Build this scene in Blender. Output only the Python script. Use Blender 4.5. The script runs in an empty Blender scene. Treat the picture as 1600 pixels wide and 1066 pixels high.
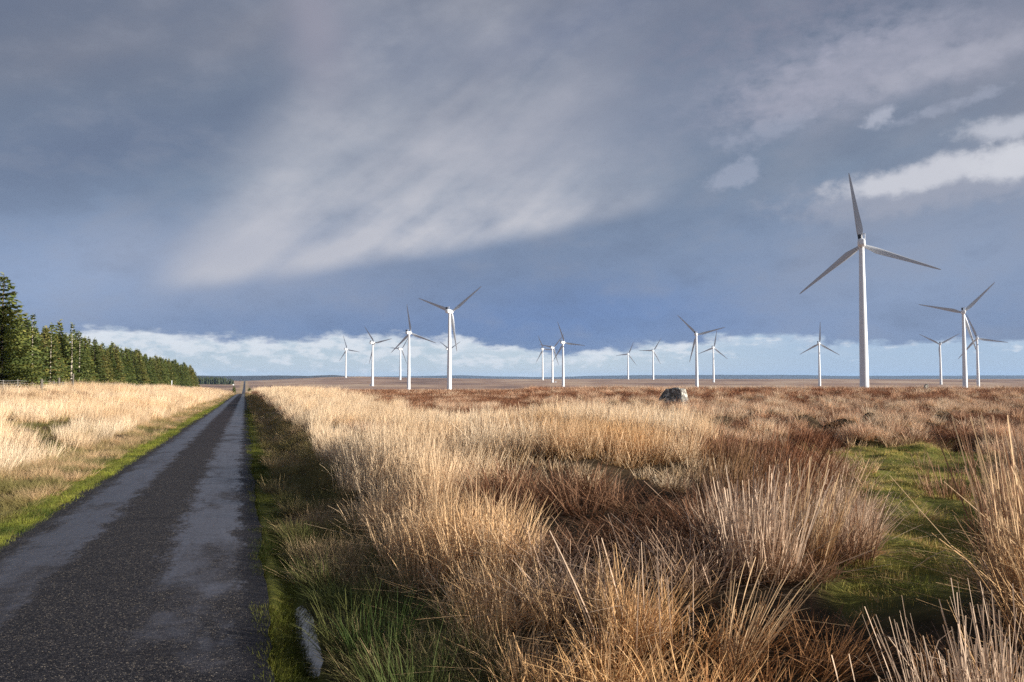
import bpy, bmesh, math, random
import numpy as np
from mathutils import Vector, Matrix

R = math.radians
rng = np.random.default_rng(7)
random.seed(7)
scene = bpy.context.scene
COL = scene.collection

# ------------------------------------------------------------------ camera, world, sun
EYE = 2.0
FPX = 1244.0                 # focal length in pixels of the 1600 px wide photograph (28 mm)
YAW, PITCH = R(18.5), R(2.7)
FWD = np.array([math.sin(YAW), math.cos(YAW)])
RGT = np.array([math.cos(YAW), -math.sin(YAW)])
cam = bpy.data.cameras.new('camera')
cam.sensor_width = 36.0
cam.lens = 36.0 * FPX / 1600.0
cam.clip_start, cam.clip_end = 0.1, 60000
camo = bpy.data.objects.new('camera', cam)
COL.objects.link(camo)
camo.location = (0, 0, EYE)
camo.rotation_euler = (R(90) + PITCH, 0, -YAW)
scene.camera = camo

SUN_HEAD, SUN_EL = 18.5 + 105.0, 15.5          # compass heading (from +Y towards +X) and elevation, degrees
sun = bpy.data.lights.new('sun', 'SUN')
sun.energy = 5.0
sun.angle = R(0.53)
sun.color = (1.0, 0.925, 0.82)
suno = bpy.data.objects.new('sun', sun)
COL.objects.link(suno)
sd = Vector((math.sin(R(SUN_HEAD)) * math.cos(R(SUN_EL)), math.cos(R(SUN_HEAD)) * math.cos(R(SUN_EL)), math.sin(R(SUN_EL))))
suno.rotation_euler = sd.to_track_quat('Z', 'Y').to_euler()

scene.view_settings.view_transform = 'Standard'
scene.view_settings.look = 'None'
EXPO = 1.0
scene.view_settings.exposure = EXPO
scene.view_settings.gamma = 1.0
scene.view_settings.use_curve_mapping = False
scene.render.engine = 'CYCLES'
scene.cycles.max_bounces = 6
scene.cycles.transparent_max_bounces = 8
scene.cycles.use_denoising = False
scene.cycles.use_adaptive_sampling = False


def lin(r, g, b):
    f = lambda c: (c / 255 / 12.92) if c / 255 <= 0.04045 else ((c / 255 + 0.055) / 1.055) ** 2.4
    return (f(r), f(g), f(b))


def px_ray(px, py):
    a = (px - 800) / FPX
    b = -(py - 533) / FPX
    fx = math.cos(PITCH) - b * math.sin(PITCH)
    z = math.sin(PITCH) + b * math.cos(PITCH)
    return a / fx, z / fx            # lateral and rise per metre of forward distance


def px_sky(px, py):
    s, t = px_ray(px, py)
    return math.degrees(math.atan(s)), math.degrees(math.atan2(t, math.hypot(1, s)))


def loc(px, D):
    """ground plan position at forward distance D seen in picture column px"""
    X = (px - 800) / FPX * D
    return X * RGT + D * FWD


# ---- sky: node maths helper
class NB:
    def __init__(s, tree): s.t = tree
    def new(s, typ, **kw):
        n = s.t.nodes.new(typ)
        for k, v in kw.items(): setattr(n, k, v)
        return n
    def link(s, a, b): s.t.links.new(a, b)
    def put(s, sock, v):
        if isinstance(v, E): s.link(v.o, sock)
        elif hasattr(v, 'is_output'): s.link(v, sock)
        else: sock.default_value = v
    def m(s, op, *a, clamp=False):
        n = s.new('ShaderNodeMath', operation=op); n.use_clamp = clamp
        for i, v in enumerate(a): s.put(n.inputs[i], v)
        return E(s, n.outputs[0])
    def sstep(s, x, a, b):
        n = s.new('ShaderNodeMapRange', interpolation_type='SMOOTHSTEP')
        s.put(n.inputs['Value'], x)
        flip = not isinstance(a, E) and not isinstance(b, E) and a > b
        s.put(n.inputs['From Min'], b if flip else a); s.put(n.inputs['From Max'], a if flip else b)
        n.inputs['To Min'].default_value = 1.0 if flip else 0.0
        n.inputs['To Max'].default_value = 0.0 if flip else 1.0
        return E(s, n.outputs[0])
    def mix(s, f, a, b, blend='MIX'):
        n = s.new('ShaderNodeMix', data_type='RGBA', blend_type=blend)
        n.clamp_factor = True
        s.put(n.inputs[0], f)
        for i, v in ((6, a), (7, b)):
            if isinstance(v, tuple): n.inputs[i].default_value = (*v, 1)
            else: s.put(n.inputs[i], v)
        return n.outputs[2]
    def vec(s, x, y, z=0.0):
        n = s.new('ShaderNodeCombineXYZ')
        for i, v in enumerate((x, y, z)): s.put(n.inputs[i], v)
        return n.outputs[0]
    def noise(s, v, scale, detail=4, rough=0.5, dist=0.0):
        n = s.new('ShaderNodeTexNoise')
        if v is not None: s.link(v, n.inputs['Vector'])
        n.inputs['Scale'].default_value = scale; n.inputs['Detail'].default_value = detail
        n.inputs['Roughness'].default_value = rough; n.inputs['Distortion'].default_value = dist
        return E(s, n.outputs[0])
    def ramp(s, f, stops, interp='LINEAR'):
        n = s.new('ShaderNodeValToRGB'); n.color_ramp.interpolation = interp
        el = n.color_ramp.elements
        while len(el) < len(stops): el.new(0.5)
        for e, (p, c) in zip(el, stops):
            e.position = p; e.color = (*c, 1)
        s.put(n.inputs[0], f)
        return n.outputs[0]
    def attr(s, name, typ='GEOMETRY'):
        return s.new('ShaderNodeAttribute', attribute_name=name, attribute_type=typ)


class E:
    def __init__(s, nb, o): s.nb, s.o = nb, o
    def __add__(s, b): return s.nb.m('ADD', s, b)
    def __radd__(s, b): return s.nb.m('ADD', b, s)
    def __sub__(s, b): return s.nb.m('SUBTRACT', s, b)
    def __rsub__(s, b): return s.nb.m('SUBTRACT', b, s)
    def __mul__(s, b): return s.nb.m('MULTIPLY', s, b)
    def __rmul__(s, b): return s.nb.m('MULTIPLY', b, s)
    def __truediv__(s, b): return s.nb.m('DIVIDE', s, b)
    def clamp(s): return s.nb.m('ADD', s, 0.0, clamp=True)


world = bpy.data.worlds.new('World')
scene.world = world
world.use_nodes = True
wt = world.node_tree
wt.nodes.clear()
W = NB(wt)
nish = W.new('ShaderNodeTexSky', sky_type='NISHITA')
nish.sun_disc = False
nish.sun_elevation = R(SUN_EL)
nish.sun_rotation = R(-SUN_HEAD)
nish.air_density, nish.dust_density, nish.ozone_density = 1.0, 0.6, 2.5
clear = W.mix(1.0, nish.outputs[0], (0.092, 0.088, 0.090), 'MULTIPLY')      # the clear sky at a strength of about 0.09

tc = W.new('ShaderNodeTexCoord')
mp = W.new('ShaderNodeMapping', vector_type='POINT')
mp.inputs['Rotation'].default_value = (0, 0, YAW)
W.link(tc.outputs['Generated'], mp.inputs[0])
sx = W.new('ShaderNodeSeparateXYZ')
W.link(mp.outputs[0], sx.inputs[0])
dx, dy, dz = (E(W, sx.outputs[i]) for i in range(3))
az = W.m('ARCTAN2', dx, dy) * (180 / math.pi)
el = W.m('ARCSINE', dz) * (180 / math.pi)
DEG = W.vec(az * 0.1, el * 0.1, 0.0)
# two slow warps that make every cloud edge uneven
wn1 = W.noise(DEG, 0.9, 3, 0.5) - 0.5
wn2 = W.noise(W.vec(az * 0.1 + 7.3, el * 0.1 + 3.1, 0.0), 0.9, 3, 0.5) - 0.5
fine = W.noise(W.vec(az * 0.1, el * 0.17, 0.0), 7.0, 6, 0.62) - 0.5


def streak(ang, stretch, scale, detail=3, off=0.0, rough=0.45):
    c, s = math.cos(R(ang)), math.sin(R(ang))
    a = az * (c * 0.1 / stretch) + el * (s * 0.1 / stretch) + off
    b = az * (-s * 0.1) + el * (c * 0.1) + off
    return W.noise(W.vec(a, b, 0.0), scale, detail, rough) - 0.5


def blob(px, py, wpx, hpx, ang=0.0, warp=2.0, soft=2.0):
    """soft elongated cloud patch; ang counter-clockwise in degrees"""
    a0, e0 = px_sky(px, py)
    c, s = math.cos(R(ang)), math.sin(R(ang))
    u_, v_ = az - a0 + wn1 * warp, el - e0 + wn2 * warp
    p = (u_ * c + v_ * s) * (1 / (wpx * 0.046))
    q = (v_ * c - u_ * s) * (1 / (hpx * 0.046))
    return W.m('EXPONENT', (p * p + q * q) * -1.0)


base = W.ramp(el * (1 / 90.0) + wn1 * 0.02, [
    (0.0, lin(122, 143, 180)), (0.045, lin(116, 139, 177)), (0.09, lin(127, 145, 175)), (0.15, lin(124, 140, 163)),
    (0.21, lin(116, 129, 150)), (0.29, lin(114, 123, 143)), (0.5, lin(112, 121, 139)), (1.0, lin(113, 121, 138))])
st1 = streak(24, 4.0, 1.3, 4)
st2 = streak(38, 5.0, 2.6, 4, 4.0)
st4 = streak(33, 3.2, 1.9, 4, 14.0, 0.5)
st3 = streak(20, 3.0, 0.7, 3, 9.0)
col = W.mix((st3 * 2.2 + st1 * 1.6 + st2 * 0.7 - 0.02).clamp(), base, lin(146, 147, 158))
col = W.mix((st3 * -1.8 - st1 * 1.2).clamp(), col, lin(96, 109, 135))
# deeper blue underside of the shower cloud near the horizon, wider to the right of the middle
col = W.mix(blob(920, 500, 430, 44, 0, 2.5) * 0.7, col, lin(110, 138, 187))
col = W.mix(blob(470, 470, 240, 40, 0, 2.5) * 0.5, col, lin(144, 157, 182))
col = W.mix(blob(60, 440, 190, 75, 0, 3.0) * 0.75, col, lin(150, 170, 203))
col = W.mix(blob(1440, 440, 280, 110, 8, 3.0) * 0.6, col, lin(150, 165, 191))
col = W.mix(blob(120, 230, 220, 60, 12, 4.0) * 0.6, col, lin(104, 118, 146))
col = W.mix(blob(40, 60, 240, 90, 0, 4.0) * 0.35, col, lin(110, 114, 132))
col = W.mix(blob(590, 60, 70, 110, 60, 4.0) * 0.55, col, lin(108, 120, 146))
col = W.mix(blob(870, 50, 200, 45, 12, 4.0) * 0.5, col, lin(106, 120, 150))
mt1 = W.noise(W.vec(az * 0.075 + el * 0.045, el * 0.15 - az * 0.03, 0.0), 2.2, 7, 0.6) - 0.5
col = W.mix((mt1 * 1.5).clamp(), col, lin(150, 155, 170))
col = W.mix((mt1 * -1.5).clamp(), col, lin(100, 113, 138))
# long bright veil: sharp lower edge rising to the right, feathered upwards along the streaks
a0, e0 = px_sky(300, 447)
a1, e1 = px_sky(640, 402)
a2, e2 = px_sky(1060, 318)
k1 = (e1 - e0) / (a1 - a0)
k2 = (e2 - e1) / (a2 - a1)
edge = W.m('MAXIMUM', (az - a1) * k1 + e1, (az - a1) * k2 + e1) + st1 * 0.9 + wn1 * 1.0
above = el - edge
win = W.sstep(az + wn2 * 4.0 - above * 0.5, px_sky(190, 400)[0], px_sky(400, 400)[0]) * W.sstep(az + wn1 * 4.0 + above * 0.2, px_sky(1110, 300)[0], px_sky(800, 300)[0])
veil = W.sstep(above, -0.7, 1.2) * W.m('EXPONENT', W.m('MAXIMUM', above, 0.0) * -0.125) * win
veil = (veil * (1.30 + mt1 * 1.6 + st2 * 3.2 + st4 * 2.6)).clamp()
col = W.mix(veil * 0.95, col, lin(198, 199, 207))
col = W.mix(blob(400, 395, 190, 46, 6, 2.0) * (0.62 + st2 * 1.2).clamp(), col, lin(178, 182, 196))
col = W.mix(blob(740, 240, 200, 95, 32, 3.0) * (0.35 + st2 * 1.6).clamp() * 0.7, col, lin(160, 160, 175))
col = W.mix(blob(495, 40, 48, 90, 8, 3.0) * 0.75, col, lin(152, 152, 168))
col = W.mix(blob(1000, 190, 220, 90, 20, 3.0) * 0.4, col, lin(138, 148, 170))
# broken clouds on the right
mot = (fine * 2.4 + st1 * 1.0 + 0.55).clamp()
col = W.mix(blob(1300, 110, 185, 52, 12, 3.5) * mot * 1.15, col, lin(164, 166, 184))
col = W.mix(blob(1480, 105, 140, 26, 12, 3.0) * mot * 1.0, col, lin(172, 174, 190))
col = W.mix(blob(1250, 20, 260, 40, 12, 4.0) * mot * 0.6, col, lin(140, 140, 158))
col = W.mix(blob(1560, 40, 130, 70, 20, 4.0) * 0.4, col, lin(146, 148, 164))


cn1 = W.noise(W.vec(az * 0.1 + 3.0, el * 0.13, 0.0), 4.2, 7, 0.58) - 0.5
cn2 = W.noise(W.vec(az * 0.1 + 9.0, el * 0.14 + 5.0, 0.0), 10.0, 5, 0.6) - 0.5


def cumulus(px, py, wpx, hpx, ang, gain, c, thr=0.42, nz=1.0):
    """ragged cloud: firm billowed top, ragged and fading below"""
    b = blob(px, py, wpx, hpx, ang, 1.0) + cn1 * (1.0 * nz) + cn2 * (0.45 * nz)
    return W.mix(W.sstep(b, thr, thr + 0.52) * gain, col, c)


col = cumulus(1460, 288, 250, 40, 4, 0.6, lin(165, 169, 184), 0.30)
col = cumulus(1465, 270, 190, 26, 5, 0.95, lin(203, 205, 214), 0.36)
col = cumulus(1590, 248, 90, 30, 4, 0.9, lin(208, 210, 218), 0.38)
col = cumulus(1575, 198, 80, 20, 3, 0.85, lin(196, 199, 210), 0.36)
col = cumulus(1375, 183, 40, 18, 8, 0.7, lin(184, 188, 203), 0.50, 1.7)
col = cumulus(1480, 168, 90, 14, 12, 0.5, lin(166, 172, 190), 0.52, 1.8)
col = cumulus(1145, 275, 75, 26, 10, 0.55, lin(168, 175, 194), 0.50, 1.8)
col = cumulus(1190, 207, 110, 26, 14, 0.5, lin(160, 167, 186), 0.48, 1.8)
col = cumulus(1320, 115, 200, 48, 14, 0.6, lin(163, 165, 181), 0.34)
col = cumulus(1490, 100, 130, 26, 10, 0.55, lin(170, 172, 186), 0.38)
# clear strip under the cloud deck, with small sunlit clouds along it
ea, ee = px_sky(700, 527)
band = ee + wn1 * 2.4 - blob(905, 545, 110, 30, 0, 1.0) * 0.7 + (W.noise(W.vec(az * 0.1, el * 0.25, 0.0), 3.4, 6, 0.6) - 0.5) * 2.8 - W.sstep(az, 12.0, 26.0) * 0.35
strip = W.sstep(band - el, -0.15, 0.55)
puff = W.sstep(W.noise(W.vec(az * 0.1 + 2.0, el * 0.24, 0.0), 5.5, 6, 0.6) + W.sstep(el, 0.6, 2.4) * 0.14 - W.sstep(az, 4.0, 22.0) * 0.16, 0.50, 0.68)
low = W.mix(0.7, clear, W.ramp(el * (1 / 4.0), [(0.0, lin(212, 227, 240)), (0.4, lin(196, 216, 236)), (1.0, lin(180, 201, 228))]))
low = W.mix(W.sstep(az, 4.0, 24.0) * 0.55, low, lin(150, 178, 214))
low = W.mix(puff * 0.7, low, lin(232, 235, 240))
rim = W.m('MULTIPLY', W.sstep(band - el, 0.0, 0.3), W.sstep(band - el, 1.2, 0.3))
low = W.mix(rim * (W.noise(W.vec(az * 0.1, el * 0.3, 0.0), 4.0, 5, 0.6) * 2.2 - 0.72).clamp() * (1.0 - W.sstep(az, 8.0, 24.0) * 0.7), low, lin(228, 233, 240))
col = W.mix(strip, col, low)
bg = W.new('ShaderNodeBackground')
W.link(col, bg.inputs[0])
bg.inputs[1].default_value = 2 ** -EXPO
wo = W.new('ShaderNodeOutputWorld')
W.link(bg.outputs[0], wo.inputs[0])
world.cycles.sampling_method = 'MANUAL'
world.cycles.sample_map_resolution = 512

# ------------------------------------------------------------------ helpers
def tag(o, label=None, cat=None, group=None, kind=None):
    if label: o['label'] = label
    if cat: o['category'] = cat
    if group: o['group'] = group
    if kind: o['kind'] = kind
    return o


def mesh_np(name, V, F, attrs=None, smooth=False):
    """F: list of arrays of faces (quads n x 4 and/or tris n x 3)"""
    me = bpy.data.meshes.new(name)
    F = [f for f in F if len(f)]
    nl = sum(f.size for f in F); npol = sum(len(f) for f in F)
    me.vertices.add(len(V)); me.vertices.foreach_set('co', np.ascontiguousarray(V, dtype=np.float32).ravel())
    me.loops.add(nl); me.loops.foreach_set('vertex_index', np.concatenate([f.ravel() for f in F]).astype(np.int32))
    me.polygons.add(npol)
    st = np.concatenate([np.full(len(f), f.shape[1]) for f in F]); starts = np.concatenate([[0], np.cumsum(st)[:-1]])
    me.polygons.foreach_set('loop_start', starts.astype(np.int32))
    me.polygons.foreach_set('use_smooth', np.full(npol, smooth))
    for k, v in (attrs or {}).items():
        v = np.asarray(v, dtype=np.float32)
        if v.ndim == 1:
            me.attributes.new(k, 'FLOAT', 'POINT').data.foreach_set('value', v)
        else:
            me.attributes.new(k, 'FLOAT_VECTOR', 'POINT').data.foreach_set('vector', v.ravel())
    me.update(calc_edges=True); me.validate()
    return me


def obj(name, me, mat=None, parent=None, at=(0, 0, 0)):
    o = bpy.data.objects.new(name, me)
    COL.objects.link(o)
    if mat and not me.materials: me.materials.append(mat)
    if parent: o.parent = parent
    o.location = at
    return o


def empty(name, at, rz=0.0):
    o = bpy.data.objects.new(name, None)
    COL.objects.link(o)
    o.location = at; o.rotation_euler = (0, 0, rz); o.empty_display_size = 0.3
    return o


def bm_obj(name, bm, mat, parent=None, at=(0, 0, 0), smooth=False):
    me = bpy.data.meshes.new(name)
    bm.to_mesh(me); bm.free()
    if smooth: me.polygons.foreach_set('use_smooth', [True] * len(me.polygons))
    return obj(name, me, mat, parent, at)


def loft(bm, rings, cap=True):
    """rings: list of lists of points with equal count"""
    rv = [[bm.verts.new(p) for p in r] for r in rings]
    n = len(rv[0])
    for a, b in zip(rv, rv[1:]):
        for i in range(n):
            bm.faces.new((a[i], a[(i + 1) % n], b[(i + 1) % n], b[i]))
    if cap:
        bm.faces.new(rv[0][::-1]); bm.faces.new(rv[-1])


def ring(c, r, n=16, axis='z', rx=None):
    out = []
    for i in range(n):
        a = 2 * math.pi * i / n
        p, q = math.cos(a) * r, math.sin(a) * (rx if rx else r)
        out.append((c[0] + p, c[1] + q, c[2]) if axis == 'z' else (c[0] + p, c[1], c[2] + q))
    return out


def box(bm, lo, hi, bev=0.0):
    r = bmesh.ops.create_cube(bm, size=1.0)
    for v in r['verts']:
        for i in range(3): v.co[i] = (lo[i] + hi[i]) / 2 + v.co[i] * (hi[i] - lo[i])
    if bev:
        es = list({e for v in r['verts'] for e in v.link_edges})
        bmesh.ops.bevel(bm, geom=es, offset=bev, segments=2, affect='EDGES', profile=0.6)


def tubes(name, segs, rad, n=5):
    """straight bars joined into one mesh"""
    bm = bmesh.new()
    for a, b in segs:
        a, b = Vector(a), Vector(b)
        d = (b - a).normalized()
        s = d.orthogonal().normalized(); t = d.cross(s)
        loft(bm, [[tuple(p + (s * math.cos(2 * math.pi * i / n) + t * math.sin(2 * math.pi * i / n)) * rad) for i in range(n)] for p in (a, b)])
    return bm


def mat(name, rough=0.8, spec=0.3):
    m = bpy.data.materials.new(name)
    m.use_nodes = True
    t = m.node_tree
    p = t.nodes['Principled BSDF']
    p.inputs['Roughness'].default_value = rough
    p.inputs['Specular IOR Level'].default_value = spec
    return m, NB(t), p


def simple(name, c, rough=0.7, spec=0.3, var=0.15, scale=3.0, bump=0.0):
    m, b, p = mat(name, rough, spec)
    g = b.new('ShaderNodeNewGeometry')
    tcn = b.new('ShaderNodeTexCoord')
    n = b.noise(tcn.outputs['Object'], scale, 5, 0.6)
    c0 = tuple(x * (1 - var) for x in c); c1 = tuple(min(1, x * (1 + var)) for x in c)
    b.link(b.ramp(n, [(0.3, c0), (0.7, c1)]), p.inputs['Base Color'])
    if bump:
        bp = b.new('ShaderNodeBump'); bp.inputs['Strength'].default_value = 0.6; bp.inputs['Distance'].default_value = bump
        b.link(n.o, bp.inputs['Height']); b.link(bp.outputs[0], p.inputs['Normal'])
    return m


# value noise in numpy
def _hash(i, j, s):
    h = (i * 374761393 + j * 668265263 + s * 974634777) & 0xffffffff
    h = ((h ^ (h >> 13)) * 1274126177) & 0xffffffff
    return ((h ^ (h >> 16)) & 0xffff) / 65535.0


def vnoise(x, y, s=0):
    x = np.asarray(x, dtype=float); y = np.asarray(y, dtype=float)
    xi, yi = np.floor(x).astype(np.int64), np.floor(y).astype(np.int64)
    fx, fy = x - xi, y - yi
    fx = fx * fx * (3 - 2 * fx); fy = fy * fy * (3 - 2 * fy)
    a = _hash(xi, yi, s); b = _hash(xi + 1, yi, s); c = _hash(xi, yi + 1, s); d = _hash(xi + 1, yi + 1, s)
    return (a + (b - a) * fx) * (1 - fy) + (c + (d - c) * fx) * fy


def fbm(x, y, s=0, oct=3):
    t, a, w = 0.0, 1.0, 0.0
    for k in range(oct):
        t = t + a * vnoise(x * 2 ** k + 17.3 * k, y * 2 ** k - 9.1 * k, s + k); w += a; a *= 0.5
    return t / w


def worley(x, y, s=0, jit=0.8):
    """distance to the nearest jittered cell point, and that cell's random number"""
    x = np.asarray(x, dtype=float); y = np.asarray(y, dtype=float)
    xi, yi = np.floor(x).astype(np.int64), np.floor(y).astype(np.int64)
    best = np.full(x.shape, 9.0); rid = np.zeros(x.shape)
    for i in (-1, 0, 1):
        for j in (-1, 0, 1):
            a, b = xi + i, yi + j
            px_ = a + 0.5 + (_hash(a, b, s) - 0.5) * jit; py_ = b + 0.5 + (_hash(a, b, s + 1) - 0.5) * jit
            d = np.hypot(x - px_, y - py_)
            m = d < best
            best = np.where(m, d, best); rid = np.where(m, _hash(a, b, s + 2), rid)
    return best, rid


def ss(x, a, b):
    t = np.clip((x - a) / (b - a), 0, 1)
    return t * t * (3 - 2 * t)


# ------------------------------------------------------------------ terrain
ROAD_L, ROAD_R = -2.94, 0.19
PROF_D = [-400, 0, 100, 200, 300, 400, 500, 700, 1000, 1250, 1450, 1600, 1750, 1900, 2200, 2600, 4000, 16000]
PROF_Z = [4.8, 0, -1.2, -2.35, -3.65, -6.9, -9.4, -11.4, -12.0, -11.0, -8.6, -6.0, -3.0, -0.5, 0.2, 0.4, -6, -24]
SIDE_P = [100, 200, 330, 380, 430, 500, 560, 640, 720, 850, 1800]
SIDE_Z = [-1.5, -2, -4, -6, -2.0, 4.5, 7.5, 4.0, 1.5, 0.0, -0.5]
PUD = [(0.47, 8.6, 0.02), (0.485, 8.0, 0.055), (0.50, 7.4, 0.085), (0.525, 6.8, 0.085), (0.545, 6.2, 0.075), (0.555, 5.9, 0.05), (0.56, 5.5, 0.02)]
PATH = [(5.4, 2.7, .5), (6.2, 3.0, .55), (7.2, 3.7, .6), (8.2, 4.3, .65), (9.5, 5.0, .75), (10.5, 5.5, .8), (12, 6.2, 1.0), (13.5, 7.0, 1.25), (15.5, 8.0, 1.7), (18, 9.0, 2.0), (20, 9.8, 1.6)]


def path_mask(X, D):
    pd = [p[0] for p in PATH]
    c = np.interp(D, pd, [p[1] for p in PATH]); h = np.interp(D, pd, [p[2] for p in PATH])
    h = h * (0.8 + 0.5 * vnoise(X * 1.3, D * 1.3, 91))
    return (1 - ss(np.abs(X - c), h * 0.75, h * 1.15)) * ss(D, 5.0, 6.2) * (1 - ss(D, 18.5, 21.5))


def gz(x, y):
    x = np.asarray(x, dtype=float); y = np.asarray(y, dtype=float)
    X = x * RGT[0] + y * RGT[1]; D = x * FWD[0] + y * FWD[1]
    z = np.interp(D, PROF_D, PROF_Z)
    px = 800 + FPX * X / np.maximum(D, 30)
    z = z + np.interp(px, SIDE_P, SIDE_Z) * ss(D, 1350, 2250)
    fade = 1 - ss(D, 120, 300)
    # right-hand moor, a little above the road
    rr = ss(x, 0.9, 3.2)
    Dc = np.clip(D, 0, 100)
    z = z + rr * (0.26 + 0.0098 * Dc) * fade
    z = z + 0.60 * np.exp(-((X - 0.9) / 3.4) ** 2 - ((D - 17) / 5.0) ** 2) * ss(x, 1.5, 6)
    z = z + 0.30 * np.exp(-((X - 3.7) / 0.9) ** 2 - ((D - 5.0) / 1.3) ** 2)
    z = z + 0.10 * np.exp(-((X - 2.2) / 0.8) ** 2 - ((D - 6.4) / 1.0) ** 2)
    # left-hand field rises to the plantation
    z = z + ss(-x, 3.6, 17) * 1.5 * (1 - ss(D, 280, 420))
    # shallow roadside gutter and ditch
    gut = np.exp(-((x - 0.53) / 0.17) ** 2)
    z = z - gut * (0.10 + 0.075 * np.exp(-((y - 6.9) / 1.25) ** 2)) * ss(y, -30, 4) * (1 - ss(y, 9, 16))
    z = z + gut * (fbm(x / 0.14, y / 0.35, 77, 2) - 0.5) * 0.045 * (1 - ss(y, 12, 20))
    z = z - 0.10 * np.exp(-((x - 1.25) / 0.45) ** 2) * (1 - ss(D, 60, 150))
    # hummocks
    offr = ss(np.maximum(x - ROAD_R, ROAD_L - x), 0.15, 1.4)
    pm = path_mask(X, D)
    z = z + offr * (fbm(x / 2.2, y / 2.2, 5) - 0.5) * 0.34 * fade * (1 - 0.8 * pm)
    z = z + pm * (fbm(x / 0.55, y / 0.6, 95, 2) - 0.5) * 0.24
    z = z + offr * (fbm(x / 0.7, y / 0.7, 15, 2) - 0.5) * 0.10 * (1 - ss(D, 20, 45)) 
    hm = ss(D, 17, 24) * fade * offr * ss(X, 0, 3)
    wd, wr = worley(x / 1.35, y / 1.35, 200)
    z = z + hm * (np.clip(1 - (wd / 0.62) ** 2, 0, 1) * (0.30 + 0.52 * wr) - 0.20)
    z = z + offr * (fbm(x / 260, y / 260, 41, 3) - 0.5) * 3.0 * ss(D, 350, 900) * ss(np.abs(x + 1.4), 8, 120)
    return z


def gzs(p): return float(gz(p[0], p[1]))


def geo(a, b, r, start):
    out, s = [], start
    while a < b:
        out.append(a); a += s; s *= r
    return out + [b]


us = np.array([-x for x in geo(14.0, 9000, 1.06, 0.25)][::-1] + list(np.arange(-13.8, ROAD_L - 0.05, 0.2)) + [ROAD_L, -2.2, -1.4, -0.6, ROAD_R] +
              list(np.arange(0.26, 1.5, 0.06)) + list(np.arange(1.6, 15.9, 0.16)) + geo(16.0, 15000, 1.055, 0.2))
us = np.unique(np.round(us, 4))
vs = np.unique(np.round(np.array(geo(-60, -2, 0.96, 4.0) + list(np.arange(-1.8, 26, 0.16)) + geo(26.0, 17000, 1.03, 0.2)), 4))
UU, VV = np.meshgrid(us, vs)
ZZ = gz(UU, VV)
on_road = (UU >= ROAD_L - 0.001) & (UU <= ROAD_R + 0.001)
ZZ = np.where(on_road, ZZ - 0.05, ZZ)
nu, nv = len(us), len(vs)
idx = np.arange(nu * nv).reshape(nv, nu)
quads = np.stack([idx[:-1, :-1], idx[:-1, 1:], idx[1:, 1:], idx[1:, :-1]], -1).reshape(-1, 4)
XX = UU * RGT[0] + VV * RGT[1]; DD = UU * FWD[0] + VV * FWD[1]
moss_m = np.maximum(path_mask(XX, DD), np.maximum(
    (1 - ss(np.abs(UU - 0.36), 0.16, 0.30)), (1 - ss(np.abs(UU + 3.2), 0.22, 0.4))))
blond = np.maximum(ss(-UU, 3.4, 5) * (1 - ss(-UU, 14, 18)), ss(UU, 1.0, 2.0) * (1 - ss(UU, 3.5, 9)))
terr_me = mesh_np('ground', np.stack([UU, VV, ZZ], -1).reshape(-1, 3), [quads], {'moss': moss_m.ravel(), 'blond': blond.ravel()}, smooth=True)

m_ground, B, P = mat('moorland', 0.95, 0.1)
g = B.new('ShaderNodeNewGeometry')
pos = g.outputs['Position']
sp = B.new('ShaderNodeSeparateXYZ'); B.link(pos, sp.inputs[0])
gx, gy = E(B, sp.outputs[0]), E(B, sp.outputs[1])
gX = gx * float(RGT[0]) + gy * float(RGT[1]); gD = gx * float(FWD[0]) + gy * float(FWD[1])
n_small = B.noise(pos, 6.0, 6, 0.65)
n_mid = B.noise(pos, 0.5, 5, 0.6)
n_big = B.noise(pos, 0.018, 6, 0.62)
n_huge = B.noise(pos, 0.0042, 5, 0.6)
peat = B.ramp(n_small, [(0.3, (0.018, 0.012, 0.007)), (0.55, (0.045, 0.030, 0.016)), (0.8, (0.10, 0.066, 0.034))])
mossc = B.ramp(n_small * 0.6 + n_mid * 0.4, [(0.3, (0.040, 0.045, 0.012)), (0.5, (0.12, 0.125, 0.025)), (0.7, (0.26, 0.22, 0.06))])
heath = B.ramp(n_big * 0.55 + n_mid * 0.3 + n_small * 0.15, [(0.34, (0.10, 0.058, 0.042)), (0.46, (0.20, 0.12, 0.08)), (0.54, (0.32, 0.21, 0.14)), (0.66, (0.48, 0.35, 0.22))])
straw = B.ramp(n_mid * 0.5 + n_small * 0.5, [(0.3, (0.22, 0.14, 0.07)), (0.5, (0.42, 0.31, 0.18)), (0.7, (0.55, 0.43, 0.27))])
plain = B.ramp(n_huge * 0.6 + n_big * 0.4, [(0.34, (0.13, 0.088, 0.078)), (0.44, (0.25, 0.165, 0.128)), (0.51, (0.36, 0.24, 0.175)), (0.58, (0.50, 0.37, 0.26)), (0.68, (0.30, 0.20, 0.155))])
c = B.mix(B.sstep(gD, 25, 70), peat, heath)
at_b = B.attr('blond'); at_m = B.attr('moss')
c = B.mix(E(B, at_b.outputs['Fac']) * B.sstep(gD, 30, 80) * (B.noise(pos, 0.09, 4, 0.6) * 3.0 - 0.6).clamp(), c, straw)
c = B.mix(B.sstep(gD, 260, 480), c, plain)
c = B.mix(B.sstep(gD, 300, 500) * B.sstep(B.m('ABSOLUTE', gx + 1.4), 9.0, 4.0) * 0.8, c, straw)
c = B.mix(E(B, at_m.outputs['Fac']) * (1.0 - B.sstep(gD, 250, 400)), c, mossc)
B.link(c, P.inputs['Base Color'])
bp = B.new('ShaderNodeBump'); bp.inputs['Strength'].default_value = 0.8; bp.inputs['Distance'].default_value = 0.05
B.link(n_small.o, bp.inputs['Height']); B.link(bp.outputs[0], P.inputs['Normal'])
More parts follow.
